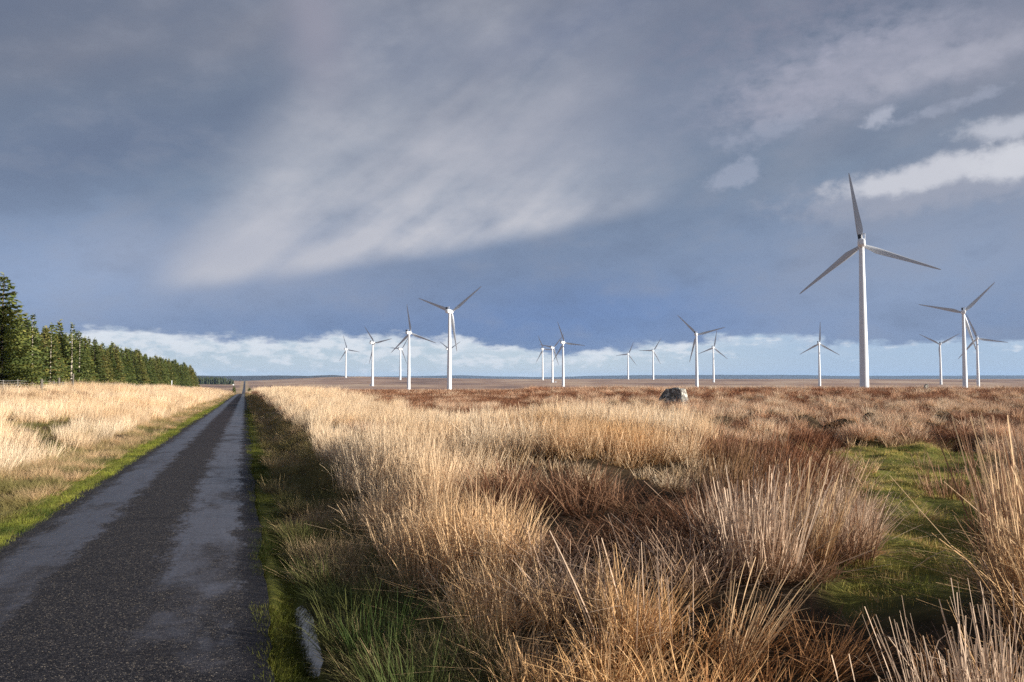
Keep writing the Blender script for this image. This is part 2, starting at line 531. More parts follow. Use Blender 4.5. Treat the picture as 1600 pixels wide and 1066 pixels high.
tag(obj('ground', terr_me, m_ground), 'rough moorland of peat and heather reaching the horizon', kind='structure')

# ---- road
rc = np.array([ROAD_L - 0.02, -2.6, -2.1, -1.4, -0.7, -0.15, ROAD_R + 0.02])
camber = np.array([-0.012, 0.012, 0.03, 0.04, 0.03, 0.012, -0.012]) + 0.012
rv = vs[(vs > -59) & (vs < 2500)]
ru, rvv = np.meshgrid(rc, rv)
jit = (vnoise(rvv * 2.9, ru * 0 + 3.0, 3) - 0.5) * 0.05 + (vnoise(rvv * 0.5, ru * 0 + 5.0, 8) - 0.5) * 0.10
ru = ru + np.where(np.abs(ru - (ROAD_L + ROAD_R) / 2) > 1.5, jit * np.sign(ru + 1.4), 0)
rz = gz(np.full_like(rvv, -1.4), rvv) + camber[None, :]
ii = np.arange(ru.size).reshape(ru.shape)
rq = np.stack([ii[:-1, :-1], ii[:-1, 1:], ii[1:, 1:], ii[1:, :-1]], -1).reshape(-1, 4)
road_me = mesh_np('road', np.stack([ru, rvv, rz], -1).reshape(-1, 3), [rq], smooth=True)
m_road, B, P = mat('chipped_asphalt', 0.6, 0.4)
g = B.new('ShaderNodeNewGeometry'); pos = g.outputs['Position']
sp = B.new('ShaderNodeSeparateXYZ'); B.link(pos, sp.inputs[0])
gx, gy = E(B, sp.outputs[0]), E(B, sp.outputs[1])
edge_n = (B.noise(B.vec(gx * 1.0, gy * 0.45, 0.0), 3.0, 6, 0.65) - 0.5) * 0.9 + (B.noise(B.vec(gx, gy * 0.6, 0.0), 16.0, 4, 0.6) - 0.5) * 0.5
trackl = B.sstep(gx + edge_n, -2.75, -2.45) * B.sstep(gx + edge_n, -1.75, -1.98)
trackr = B.sstep(gx + edge_n, -0.95, -0.72) * B.sstep(gx + edge_n, 0.02, -0.16)
near = B.sstep(gy, 5.0, 13.0)
patch = B.sstep(B.noise(B.vec(gx, gy * 0.5, 0.0), 1.1, 4, 0.6) + near * 0.30 + (B.noise(pos, 7.0, 4, 0.7) - 0.5) * 0.3, 0.46, 0.80)
worn = ((trackl + trackr) * patch * (0.45 + B.noise(pos, 55.0, 3, 0.6) * 0.5 + B.noise(B.vec(gx * 6.0, gy * 0.5, 0.0), 1.5, 4, 0.6) * 0.6)).clamp()
vor = B.new('ShaderNodeTexVoronoi'); vor.feature = 'F1'; B.link(pos, vor.inputs['Vector']); vor.inputs['Scale'].default_value = 105.0
vcol = B.new('ShaderNodeSeparateColor'); B.link(vor.outputs['Color'], vcol.inputs[0])
chip = B.ramp(E(B, vcol.outputs[0]), [(0.0, (0.006, 0.006, 0.009)), (0.45, (0.013, 0.0125, 0.016)), (0.8, (0.046, 0.043, 0.047)), (0.93, (0.075, 0.066, 0.062)), (1.0, (0.26, 0.22, 0.17))])
big = B.noise(pos, 0.8, 4, 0.6)
chip = B.mix(B.sstep(gy, 12, 60), chip, B.ramp(big, [(0.3, (0.021, 0.017, 0.020)), (0.7, (0.040, 0.032, 0.034))]))
binder = B.ramp(B.noise(pos, 30.0, 4, 0.6), [(0.3, (0.026, 0.025, 0.033)), (0.7, (0.080, 0.076, 0.092))])
c = B.mix(worn * 0.8, chip, binder)
c = B.mix(B.sstep(B.noise(B.vec(gx * 0.35, gy * 1.6, 0.0), 1.5, 5, 0.7), 0.56, 0.66) * 0.55, c, (0.012, 0.011, 0.014))
c = B.mix(B.sstep(gx + edge_n * 0.3, -0.12, 0.12) * 0.6, c, (0.010, 0.010, 0.015))
B.link(c, P.inputs['Base Color'])
B.link((0.74 - worn * 0.34 + (B.noise(pos, 9.0, 4, 0.6) - 0.5) * 0.2).o, P.inputs['Roughness'])
B.link((0.16 + worn * 0.42).o, P.inputs['Specular IOR Level'])
bp = B.new('ShaderNodeBump'); bp.inputs['Distance'].default_value = 0.006
B.link((1.0 - worn * 0.8).o, bp.inputs['Strength'])
B.link((E(B, vor.outputs['Distance']) * -1.0).o, bp.inputs['Height']); B.link(bp.outputs[0], P.inputs['Normal'])
tag(obj('road', road_me, m_road), 'narrow wet asphalt road with two smooth wheel tracks running to the horizon', kind='structure')

# ---- puddle in the roadside gutter
PUD_Z = -0.221
pgx, pgy = np.meshgrid(np.linspace(0.28, 0.80, 5), np.linspace(4.9, 9.2, 12))
pidx = np.arange(60).reshape(12, 5)
pq = np.stack([pidx[:-1, :-1], pidx[:-1, 1:], pidx[1:, 1:], pidx[1:, :-1]], -1).reshape(-1, 4)
pud_me = mesh_np('puddle', np.column_stack([pgx.ravel(), pgy.ravel(), np.full(60, PUD_Z)]), [pq])
m_wat, B, P = mat('puddle_water', 0.0, 0.5)
P.inputs['Base Color'].default_value = (0.05, 0.046, 0.042, 1)
P.inputs['IOR'].default_value = 2.0
tcn = B.new('ShaderNodeNewGeometry')
bp = B.new('ShaderNodeBump'); bp.inputs['Strength'].default_value = 0.005; bp.inputs['Distance'].default_value = 0.002
B.link(B.noise(tcn.outputs['Position'], 14.0, 2, 0.5).o, bp.inputs['Height']); B.link(bp.outputs[0], P.inputs['Normal'])
tag(obj('puddle', pud_me, m_wat), 'narrow rain puddle in the gutter mirroring pale cloud', kind='structure')

# ---- far hills and the woods upon them
def ridge(name, D0, D1, pts, label, material, seed):
    pxs = np.linspace(-500, 2100, 340)
    rows = 9
    V = []
    for r_ in range(rows):
        t = r_ / (rows - 1)
        D = D0 + (D1 - D0) * t
        h = np.interp(pxs, [p[0] for p in pts], [p[1] for p in pts]) / FPX * (D0 + D1) / 2     # metres above eye level at the crest
        h = h + (fbm(pxs / 60, pxs * 0, seed, 4) - 0.5) * 2.0 / FPX * D0
        prof = math.sin(math.pi * t) ** 0.8
        X = (pxs - 800) / FPX * (D0 + D1) / 2
        xy = X[:, None] * RGT[None] + D * FWD[None]
        V.append(np.column_stack([xy, -30 + (h + 30 + EYE) * prof]))
    V = np.concatenate(V); i = np.arange(len(V)).reshape(rows, -1)
    q = np.stack([i[:-1, :-1], i[:-1, 1:], i[1:, 1:], i[1:, :-1]], -1).reshape(-1, 4)
    return tag(obj(name, mesh_np(name, V, [q], smooth=True), material), label, kind='structure')


m_hill = simple('far_hillside', (0.060, 0.056, 0.050), 0.95, 0.1, 0.3, 0.002)
ridge('hills', 11000, 14000, [(-500, 4), (300, 4), (600, 3.5), (720, 5), (860, 2.2), (920, 4.0), (1000, 5.5), (1120, 6.0), (1250, 5.0), (1400, 4.0), (1600, 5.0), (2100, 4)], 'low blue hills along the far horizon', m_hill, 3)
ridge('hills', 5200, 6400, [(-500, 4), (280, 4), (380, 4.0), (430, 5.5), (480, 4.5), (520, 5.5), (560, 2), (620, -4), (2100, -12)], 'darker wooded ridge behind the end of the road', m_hill, 13)

# ------------------------------------------------------------------ wind turbines
m_white = simple('white_paint', (0.74, 0.77, 0.80), 0.35, 0.5, 0.03, 0.4)
m_grey = simple('grey_laminate', (0.48, 0.50, 0.53), 0.4, 0.5, 0.04, 0.3)
m_dark = simple('dark_louvre', (0.03, 0.03, 0.035), 0.6, 0.3, 0.2, 2.0)
m_conc = simple('concrete', (0.42, 0.41, 0.39), 0.9, 0.2, 0.15, 1.0)
HUB, RAD = 70.0, 36.5


def turbine_meshes():
    bm = bmesh.new()
    prof = [(-14, 2.12), (0, 2.12), (0.25, 2.1), (22, 1.86), (22.1, 1.86), (45, 1.52), (45.1, 1.52), (68.3, 1.16)]
    loft(bm, [ring((0, 0, z), r, 28) for z, r in prof])
    tower = bpy.data.meshes.new('tower'); bm.to_mesh(tower); bm.free()
    bm = bmesh.new(); box(bm, (-0.45, -2.26, 0.9), (0.45, -2.02, 3.1), 0.03)
    door = bpy.data.meshes.new('door'); bm.to_mesh(door); bm.free()
    bm = bmesh.new(); loft(bm, [ring((0, 0, z), r, 28) for z, r in ((-2.0, 3.4), (0.12, 3.4), (0.3, 3.1))])
    foot = bpy.data.meshes.new('foundation'); bm.to_mesh(foot); bm.free()
    # nacelle: rounded box lofted along y
    bm = bmesh.new()
    rings = []
    for y, w, h, zc in ((-6.4, 1.1, 1.15, 70.0), (-6.1, 1.5, 1.5, 70.0), (-5.0, 1.75, 1.75, 70.0), (0, 1.8, 1.8, 70.0), (2.2, 1.7, 1.7, 70.0), (3.0, 1.35, 1.35, 70.0)):
        r_ = []
        for i in range(24):
            a = 2 * math.pi * i / 24
            cx_, cz_ = math.cos(a), math.sin(a)
            k = (abs(cx_) ** 4 + abs(cz_) ** 4) ** -0.25
            r_.append((cx_ * k * w, y, zc + cz_ * k * h))
        rings.append(r_)
    loft(bm, rings)
    bmesh.ops.recalc_face_normals(bm, faces=bm.faces)
    nac = bpy.data.meshes.new('nacelle'); bm.to_mesh(nac); bm.free()
    bm = bmesh.new(); box(bm, (-1.55, -5.4, 71.82), (-0.15, -3.2, 73.7), 0.08)
    cool = bpy.data.meshes.new('cooler'); bm.to_mesh(cool); bm.free()
    fr = []
    for y in (-5.2, -3.6):
        fr += [((0.1, y, 71.7), (0.1, y, 73.9)), ((1.6, y, 71.7), (1.6, y, 73.9)), ((0.05, y, 73.9), (1.65, y, 73.9))]
    fr += [((1.6, -5.2, 73.9), (1.6, -3.6, 73.9)), ((0.1, -5.2, 73.9), (0.1, -3.6, 73.9))]
    bm = tubes('mast', fr, 0.12, 6)
    mast = bpy.data.meshes.new('sensor_frame'); bm.to_mesh(mast); bm.free()
    bm = bmesh.new()
    loft(bm, [ring((0, y, 70), r, 20, 'y') for y, r in ((3.05, 1.25), (3.3, 1.5), (4.6, 1.6), (5.6, 1.3), (6.3, 0.8), (6.65, 0.2))])
    bmesh.ops.recalc_face_normals(bm, faces=bm.faces)
    hub = bpy.data.meshes.new('hub'); bm.to_mesh(hub); bm.free()
    # blade along +z from the hub axis at the origin; trailing edge to +x seen from behind (looking along +y)
    bm = bmesh.new()
    rings = []
    for z, chord, th, tw, off in ((1.1, 1.75, 1.75, 20, 0.0), (2.2, 1.75, 1.7, 20, 0.0), (4.5, 2.5, 1.2, 17, 0.15), (7.5, 3.1, 0.85, 13, 0.42), (11, 2.85, 0.62, 10, 0.40), (16, 2.3, 0.46, 7, 0.33),
                                (22, 1.75, 0.34, 4, 0.25), (28, 1.3, 0.24, 2, 0.18), (33, 0.92, 0.16, 1, 0.12), (35.6, 0.6, 0.1, 0, 0.06), (36.5, 0.22, 0.05, 0, 0.0)):
        r_ = []
        for i in range(16):
            a = 2 * math.pi * i / 16
            t = (1 + math.cos(a)) / 2            # 1 at trailing edge
            x = (t - 0.5) * chord + off * 0.9
            round_ = math.sin(a) * th / 2
            thin = math.sin(a) * th / 2 * (1 - 0.75 * t ** 1.5) if z > 3 else round_
            y = thin
            c_, s_ = math.cos(R(tw)), math.sin(R(tw))
            r_.append((x * c_ + y * s_, -x * s_ + y * c_ + 0.0006 * z * z, z))
        rings.append(r_)
    loft(bm, rings)
    bmesh.ops.recalc_face_normals(bm, faces=bm.faces)
    blade = bpy.data.meshes.new('blade'); bm.to_mesh(blade); bm.free()
    for me in (tower, nac, hub, blade):
        me.polygons.foreach_set('use_smooth', [True] * len(me.polygons))
        me.set_sharp_from_angle(angle=R(38))
    tower.materials.append(m_white); door.materials.append(m_grey); foot.materials.append(m_conc); nac.materials.append(m_white)
    cool.materials.append(m_dark); mast.materials.append(m_grey); hub.materials.append(m_white); blade.materials.append(m_grey)
    return tower, door, foot, nac, cool, mast, hub, blade


TM = turbine_meshes()


def turbine(hub_px, hp, yaw, phase, label):
    D = HUB * FPX / hp
    s, t = px_ray(*hub_px)
    xy = s * D * RGT + D * FWD
    zh = EYE + t * D
    root = empty('wind_turbine', (xy[0], xy[1], zh - HUB), -(YAW + R(yaw)))
    tag(root, label, 'wind turbine', 'white wind turbines of the wind farm')
    tower = obj('tower', TM[0], None, root)
    zg = gzs(xy) - (zh - HUB)
    zg = max(-12.0, zg)
    d = obj('door', TM[1], None, tower, (0, 0, zg))
    obj('foundation', TM[2], None, root, (0, 0, zg))
    n = obj('nacelle', TM[3], None, root)
    obj('cooler', TM[4], None, n); obj('sensor_frame', TM[5], None, n)
    h = obj('hub', TM[6], None, root)
    for k in range(3):
        b = obj('blade', TM[7], None, root)
        b.location = (0, 4.6, 70)
        b.rotation_euler = (R(0), R(phase + 120 * k), 0)
    return root, xy, D


TURB = [
    ((1346, 381), 230, 24, 112, 'nearest and by far the largest white wind turbine, tower standing on the heather crest'),
    ((1505, 488), 123, 27, 44, 'second largest wind turbine at right, one blade hanging low beside its tower'),
    ((1526.5, 528.7), 80, 32, 100, 'wind turbine half behind the low blade of the big right-hand one, blade reaching past right'),
    ((1468.7, 537.8), 63, 20, 60, 'small wind turbine at right with two blades raised in a V'),
    ((1279.6, 537), 67, 34, 2, 'mid-sized wind turbine left of the largest, one blade pointing straight up'),
    ((1088, 522.8), 86, 24, 76, 'wind turbine standing right behind the boulder with a long blade raised to the left'),
    ((1114.4, 543.4), 54, 32, 10, 'small wind turbine close right of the one behind the boulder'),
    ((1020.3, 548.1), 45.5, 26, 32, 'small distant wind turbine just left of the boulder, one blade level to the left'),
    ((981.2, 553.4), 40.5, 24, 24, 'smallest and most distant wind turbine, left of the boulder, in the middle gap'),
    ((879.7, 535.6), 70.5, 36, 98, 'tallest of the tight middle trio of wind turbines, on its right side'),
    ((863.1, 543.4), 55, 36, 42, 'middle one of the tight trio of wind turbines beside a white kiosk'),
    ((847.8, 545.6), 47.5, 32, 94, 'lowest wind turbine of the tight middle trio, on its left side'),
    ((702.5, 487), 122, 20, 52, 'large wind turbine above the tall straw grass, blades forming a wide V'),
    ((639, 520.5), 90, 22, 110, 'wind turbine left of the large V-bladed one, one thin blade pointing almost straight up'),
    ((625.7, 545.5), 50, 35, 36, 'small wind turbine partly hidden by the blades of a taller tower on its right'),
    ((582.5, 536), 67.5, 32, 80, 'wind turbine with a white kiosk at its foot, between two smaller ones at left'),
    ((540.7, 546.2), 45.5, 24, 100, 'leftmost wind turbine, small on the brown hilltop'),
    ((700, 546), 48, 36, 62, 'far wind turbine almost wholly hidden behind the tower of the large V-bladed one'),
]
tpos = [turbine(*t) for t in TURB]


def kiosk(base_xy, dpx, D, label):
    xy = base_xy + RGT * dpx / FPX * D
    k = empty('transformer_kiosk', (xy[0], xy[1], gzs(xy)), -YAW)
    tag(k, label, 'kiosk', 'white kiosks at turbine feet')
    bm = bmesh.new(); box(bm, (-1.5, -1.2, -0.3), (1.5, 1.2, 2.3), 0.03); bm_obj('cabinet', bm, m_white, k)
    bm = bmesh.new(); loft(bm, [[(-1.65, -1.35, 2.302), (1.65, -1.35, 2.302), (1.65, 1.35, 2.302), (-1.65, 1.35, 2.302)], [(-1.6, -0.05, 2.85), (1.6, -0.05, 2.85), (1.6, 0.05, 2.85), (-1.6, 0.05, 2.85)]]); bm_obj('roof', bm, m_grey, k)
    bm = bmesh.new(); box(bm, (-0.5, -1.25, 0.1), (0.5, -1.19, 2.0)); bm_obj('door', bm, m_grey, k)


kiosk(tpos[15][1], -3, tpos[15][2], 'white transformer kiosk left of a tower foot on the brown slope')
kiosk(tpos[10][1], 5, tpos[10][2], 'white transformer kiosk right of a tower foot in the middle trio')

# ------------------------------------------------------------------ plantation of spruce
def spruce_crown(h, r, seed, low=0.06, dens=1.0, sparse=0.0):
    g = np.random.default_rng(seed)
    V, Fq, rn = [], [], []
    z = h * low
    while z < h * 0.985:
        z0_ = z
        t = z / h
        L0 = r * (1 - t) ** 0.78 * (0.55 + 0.45 * min(1, (t - low) * 9 + 0.5))
        nb = max(4, int((8 if t < 0.75 else 6) * dens))
        a0 = g.uniform(0, 6.28)
        for k in range(nb):
            if g.random() < sparse * (1 - t): continue
            a = a0 + 6.283 * k / nb + g.normal(0, 0.25)
            L = max(0.16, L0 * g.uniform(0.7, 1.15))
            z = z0_ + g.normal(0, 0.10) * (1 - t)
            up = (0.55 if t > 0.85 else 0.12) - (1 - t) * 0.45 + g.normal(0, 0.08)
            d = np.array([math.cos(a), math.sin(a), 0]); s = np.array([-d[1], d[0], 0])
            shade = g.uniform(0, 1)
            nseg = max(2, int(L / 0.28))
            for q in range(nseg):
                f = (q + 0.6) / nseg
                p = np.array([0, 0, z]) + d * L * f + np.array([0, 0, L * (up * f + 0.22 * f * f)])
                wd = 0.36 * (1 - 0.5 * f) * (0.55 + 0.45 * min(1, L)) * g.uniform(0.7, 1.3)
                ln = max(0.2, L / nseg * 1.35)
                for sd_ in (-1, 1):
                    o = s * sd_ * wd + d * ln * 0.55 + np.array([0, 0, g.uniform(-0.16, 0.02)])
                    i = len(V)
                    b = d * ln * 0.28
                    V += [p - b, p + b, p + o + b * g.uniform(0.2, 0.7), p + o * 0.9 - b * g.uniform(0.1, 0.8)]
                    Fq.append((i, i + 1, i + 2, i + 3)); rn += [shade * 0.6 + g.random() * 0.4] * 4
                if g.random() < 0.7:
                    i = len(V)
                    hang = np.array([0, 0, -g.uniform(0.12, 0.32)]) + s * g.normal(0, 0.05)
                    V += [p - d * ln * 0.4, p + d * ln * 0.4, p + d * ln * 0.25 + hang, p - d * ln * 0.2 + hang * 0.8]
                    Fq.append((i, i + 1, i + 2, i + 3)); rn += [shade * 0.6 + g.random() * 0.3] * 4
        z = z0_ + (0.22 + 0.12 * t) * (h / 9) ** 0.4 * g.uniform(0.8, 1.2)
    # leader shoot
    for k in range(5):
        i = len(V); a = g.uniform(0, 6.28); zz = h * 0.95 + k * h * 0.012
        d = np.array([math.cos(a), math.sin(a), 0.5])
        V += [(0, 0, zz), np.array([0, 0, zz]) + d * 0.22, np.array([0, 0, zz + .05]) + d * 0.3, (0, 0, zz + .09)]
        Fq.append((i, i + 1, i + 2, i + 3)); rn += [0.7] * 4
    V = np.array([np.asarray(v, dtype=float) for v in V])
    return mesh_np('crown', V, [np.array(Fq)], {'rnd': np.array(rn)})


def trunk_mesh(h, r0):
    bm = bmesh.new()
    g = random.Random(int(h * 100))
    rings = []
    for k in range(8):
        t = k / 7
        rings.append(ring((g.uniform(-.04, .04) * t, g.uniform(-.04, .04) * t, -0.5 + (h * 1.0 + 0.5) * t), r0 * (1 - t) + 0.012, 7))
    loft(bm, rings)
    me = bpy.data.meshes.new('trunk'); bm.to_mesh(me); bm.free()
    return me


def crown_mat(name, stops):
    m, B, P = mat(name, 0.75, 0.2)
    a = B.attr('rnd'); oi = B.new('ShaderNodeObjectInfo')
    n = B.noise(B.new('ShaderNodeNewGeometry').outputs['Position'], 0.9, 3, 0.6)
    f = E(B, a.outputs['Fac']) * 0.5 + E(B, oi.outputs['Random']) * 0.3 + n * 0.3
    cc = B.ramp(f, stops)
    B.link(cc, P.inputs['Base Color'])
    tr = B.new('ShaderNodeBsdfTranslucent'); B.link(cc, tr.inputs[0])
    mx = B.new('ShaderNodeMixShader'); mx.inputs[0].default_value = 0.18
    B.link(P.outputs[0], mx.inputs[1]); B.link(tr.outputs[0], mx.inputs[2])
    B.link(mx.outputs[0], m.node_tree.nodes['Material Output'].inputs[0])
    return m


m_crown = crown_mat('spruce_needles', [(0.2, (0.034, 0.054, 0.018)), (0.5, (0.088, 0.118, 0.032)), (0.75, (0.18, 0.19, 0.045)), (0.95, (0.28, 0.20, 0.06))])
m_crown_br = crown_mat('spruce_cones', [(0.2, (0.042, 0.058, 0.020)), (0.5, (0.11, 0.130, 0.036)), (0.78, (0.21, 0.19, 0.055)), (0.97, (0.34, 0.19, 0.065))])
m_bark = simple('spruce_bark', (0.075, 0.058, 0.045), 0.9, 0.2, 0.3, 4.0)
m_bark_pale = simple('pale_bark', (0.42, 0.37, 0.30), 0.9, 0.2, 0.25, 4.0)
CR = [spruce_crown(8.6, 2.15, 11 + k, 0.03, 1.45, 0.02) for k in range(5)]
for k, me in enumerate(CR): me.materials.append(m_crown_br if k in (1, 4) else m_crown)
CR_SP = [spruce_crown(8.6, 1.5, 31 + k, 0.08, 0.9, 0.40) for k in range(2)]
for me in CR_SP: me.materials.append(m_crown)
TR = trunk_mesh(8.6, 0.13); TR.materials.append(m_bark)
TRP = trunk_mesh(8.6, 0.12); TRP.materials.append(m_bark_pale)
TREE_GROUP = 'spruces of the plantation beside the road'


def spruce(x, y, s, crown, trunk, label, zs=1.0):
    root = empty('spruce_tree', (x, y, gzs((x, y)) - 0.1), random.uniform(0, 6.28))
    tag(root, label, 'tree', TREE_GROUP)
    root.scale = (s * 1.14, s * 1.14, s * zs)
    obj('trunk', trunk, None, root); obj('crown', crown, None, root)
    return root


def uv(px, u):
    """road coordinate v where the line at lateral offset u crosses picture column px"""
    s = (px - 800) / FPX
    # X = u*RGT0 + v*RGT1 ; D = u*FWD0 + v*FWD1 ; X = s*D
    return u * (s * FWD[0] - RGT[0]) / (RGT[1] - s * FWD[1])


FR = -19.6
big = spruce_crown(11.0, 3.5, 71, 0.02, 2.0, 0.0); big.materials.append(m_crown)
bigt = trunk_mesh(11.0, 0.2); bigt.materials.append(m_bark)
vb = uv(2, FR)
spruce(FR, vb, 0.94, big, bigt, 'tallest and broadest spruce, first in the plantation row by the left edge')
spruce(FR - 1.5, vb + 3.4, 0.74, big, bigt, 'broad dark spruce leaning in behind the tallest one')
special = [(50, 0.86, 'thin spruce with a bare pale trunk right of the tallest spruce'),
           (79, 0.72, 'sparse spruce with a pale trunk and a dead leaning top'),
           (112, 0.92, 'slender pale-trunked spruce with a pointed open crown'),
           (124, 0.84, 'rightmost of the pale bare-trunked spruces, at the fence')]
for px, s, lb in special:
    spruce(FR + 0.9, uv(px, FR + 0.9), s, CR_SP[px % 2], TRP, lb)
spruce(FR - 2.2, uv(92, FR - 2.2), 1.05, CR[0], TR, 'dark spruce whose narrow top stands above the pale-trunked ones')
spruce(FR - 2.6, uv(80, FR - 2.6), 0.98, CR[3], TR, 'dark narrow spruce left of the one that stands highest behind pale trunks')
v = vb + 5.0
k = 0
v_end = uv(303, FR)
n_tree = 0
hv = lambda v_: float(np.interp(v_, [60, 120, 200, 300], [0.78, 0.80, 0.88, 1.0]))
while v < v_end:
    ci_ = random.randrange(5)
    spruce(FR + random.gauss(0, 0.35), v, random.uniform(0.88, 1.10) * hv(v), CR[ci_], TR, ('brown-tipped' if ci_ in (1, 4) else 'dense green') + ' spruce in the front row of the plantation')
    n_tree += 1
    v += random.uniform(1.9, 2.9) * (1 + max(0, v - 150) / 300)
for row, step in ((1, 2.6), (2, 3.2)):
    v = vb + 7.0
    while v < v_end + row:
        spruce(FR - 2.3 * row + random.gauss(0, 0.4), v, (random.uniform(0.92, 1.12) + 0.03 * row) * hv(v), CR[random.randrange(5)], TR, 'spruce whose top shows above the front row of the plantation', 1.04)
        n_tree += 1
        v += random.uniform(0.8, 1.3) * step * (1 + max(0, v - 120) / 260)

# far plantation beyond the dip, reads as one mass
m_farwood = crown_mat('far_spruce', [(0.2, (0.014, 0.024, 0.012)), (0.5, (0.030, 0.044, 0.020)), (0.9, (0.060, 0.070, 0.030))])  # darker spruce colours, with the shade of the distant wood painted in


def far_wood(px0, px1, D, depth, n, h, label, fm, name='woodland'):
    V, T = [], []
    g = random.Random(5)
    for i in range(n):
        px = g.uniform(px0, px1); d = D + g.uniform(0, depth)
        p = loc(px, d)
        if px > px1 - 14 and d > D + depth * 0.5: continue
        z = gzs(p); hh = h * g.uniform(0.75, 1.1) * (0.8 if px > px1 - 10 else 1); r = hh * 0.2
        for lv, (zb, zt, rr) in enumerate(((0.05, 0.55, 1.0), (0.32, 0.78, 0.75), (0.6, 1.0, 0.45))):
            b = len(V); a0 = g.uniform(0, 6)
            for q in range(6):
                a = a0 + q * 1.047
                k_ = g.uniform(0.7, 1.2)
                V.append((p[0] + math.cos(a) * r * rr * k_, p[1] + math.sin(a) * r * rr * k_, z + hh * zb * g.uniform(0.9, 1.1)))
            V.append((p[0], p[1], z + hh * zt))
            T += [(b + q, b + (q + 1) % 6, b + 6) for q in range(6)]
    me = mesh_np(name, np.array(V), [np.array(T)], {'rnd': np.random.default_rng(3).random(len(V))})
    return tag(obj(name, me, fm), label, kind='stuff')


far_wood(225, 366, 1420, 90, 420, 14.0, 'dark far plantation on the moor beyond the end of the spruces', m_farwood)

# ---- forest fence
m_post = simple('weathered_wood', (0.14, 0.125, 0.105), 0.9, 0.2, 0.2, 5.0)
m_wire = simple('galvanised_wire', (0.40, 0.41, 0.42), 0.5, 0.5, 0.05, 1.0)
FU = -17.4
f0, f1 = uv(-20, FU), uv(312, FU)
fence = empty('wire_fence', (FU, f0, gzs((FU, f0))))
tag(fence, 'grey post and wire fence along the foot of the spruces', 'fence')
pbm = bmesh.new()
loft(pbm, [ring((0, 0, z), r, 7) for z, r in ((-0.4, 0.06), (1.14, 0.055), (1.18, 0.04))])
pme = bpy.data.meshes.new('post'); pbm.to_mesh(pme); pbm.free(); pme.materials.append(m_post)
pys = np.arange(f0, f1, 4.2)
tops = []
for y in pys:
    x = FU + random.uniform(-.05, .05)
    o = obj('post', pme, None, fence, (x - FU, y - f0, gzs((x, y)) - fence.location.z))
    o.rotation_euler = (random.uniform(-.05, .05), random.uniform(-.05, .05), 0)
    o.scale = (1, 1, random.uniform(0.92, 1.08))
    tops.append((x - FU + 0.08, y - f0, gzs((x, y)) - fence.location.z))
for hgt in (0.26, 0.48, 0.70, 0.90, 1.08):
    bmw = tubes('wire', [((a[0], a[1], a[2] + hgt), (b[0], b[1], b[2] + hgt)) for a, b in zip(tops, tops[1:])], 0.008, 3)
    bm_obj('wire', bmw, m_wire, fence)


def post_thing(name, px, u, h, r, m, label, cat):
    y = uv(px, u)
    bm = bmesh.new()
    loft(bm, [ring((0, 0, z), rr, 10) for z, rr in ((-0.4, r), (h - 0.02, r * 0.95), (h, r * 0.6))])
    o = bm_obj(name, bm, m, None, (u, y, gzs((u, y))))
    return tag(o, label, cat)


post_thing('fence_post', 93, -16.6, 1.55, 0.11, m_post, 'stout weathered strainer post standing out of the pale grass', 'post')
post_thing('fence_post', 115, -16.6, 1.95, 0.09, m_post, 'tall grey post between the two right-hand pale trunks', 'post')
post_thing('fence_post', 66, -16.2, 1.25, 0.10, m_post, 'short grey post half sunk in blond grass below the first pale trunk', 'post')
post_thing('marker_post', 269, -15.2, 2.3, 0.09, m_white, 'thin white marker post before the far spruces', 'post')

# ---- roadside things at the crest of the road
def sign_post(x, y, h, label):
    s = empty('passing_place_sign', (x, y, gzs((x, y))), R(4))
    tag(s, label, 'sign')
    bm = bmesh.new(); loft(bm, [ring((0, 0, z), 0.06, 10) for z in (-0.4, h)]); bm_obj('pole', bm, m_dark, s)
    bm = bmesh.new(); loft(bm, [[(0.32 * math.cos(R(90 * k)), yy, h - 0.3 + 0.32 * math.sin(R(90 * k))) for k in range(4)] for yy in (-0.1, -0.065)]); bm_obj('plate', bm, m_white, s)


sign_post(-4.4, 330, 3.9, 'white diamond sign on a dark pole left of the road crest')


def gorse(x, y, r, h, seed, label):
    g = np.random.default_rng(seed)
    n = 900
    d = g.normal(size=(n, 3)); d /= np.linalg.norm(d, axis=1)[:, None]; d[:, 2] = np.abs(d[:, 2])
    rad = g.uniform(0.45, 1.0, n)[:, None]
    lump = (0.75 + 0.4 * vnoise(d[:, 0] * 2.4 + 9, d[:, 1] * 2.4 + d[:, 2] * 2, seed))[:, None]
    p = d * rad * lump * np.array([r, r, h])
    s = 0.16
    a = g.normal(size=(n, 3)) * s; b = g.normal(size=(n, 3)) * s
    V = np.stack([p, p + a, p + b + a * 0.4], 1).reshape(-1, 3)
    root = empty('gorse_bush', (x, y, gzs((x, y))))
    tag(root, label, 'bush')
    obj('foliage', mesh_np('foliage', V, [np.arange(3 * n).reshape(-1, 3)], {'rnd': np.repeat(g.random(n), 3)}), m_crown, root)
    segs = [((0, 0, -0.2), tuple(p[i] * 0.75)) for i in range(0, 60, 5)]
    bm_obj('stem', tubes('stem', segs, 0.03, 4), m_bark, root)


gorse(-4.0, 322, 0.8, 3.0, 4, 'narrow dark bush left of the road crest beside the white sign')
gorse(1.6, 326, 0.7, 2.6, 5, 'narrow dark bush right of the road crest')
gorse(3.6, 470, 3.4, 4.2, 6, 'broad dark bush in the dip right of the road')

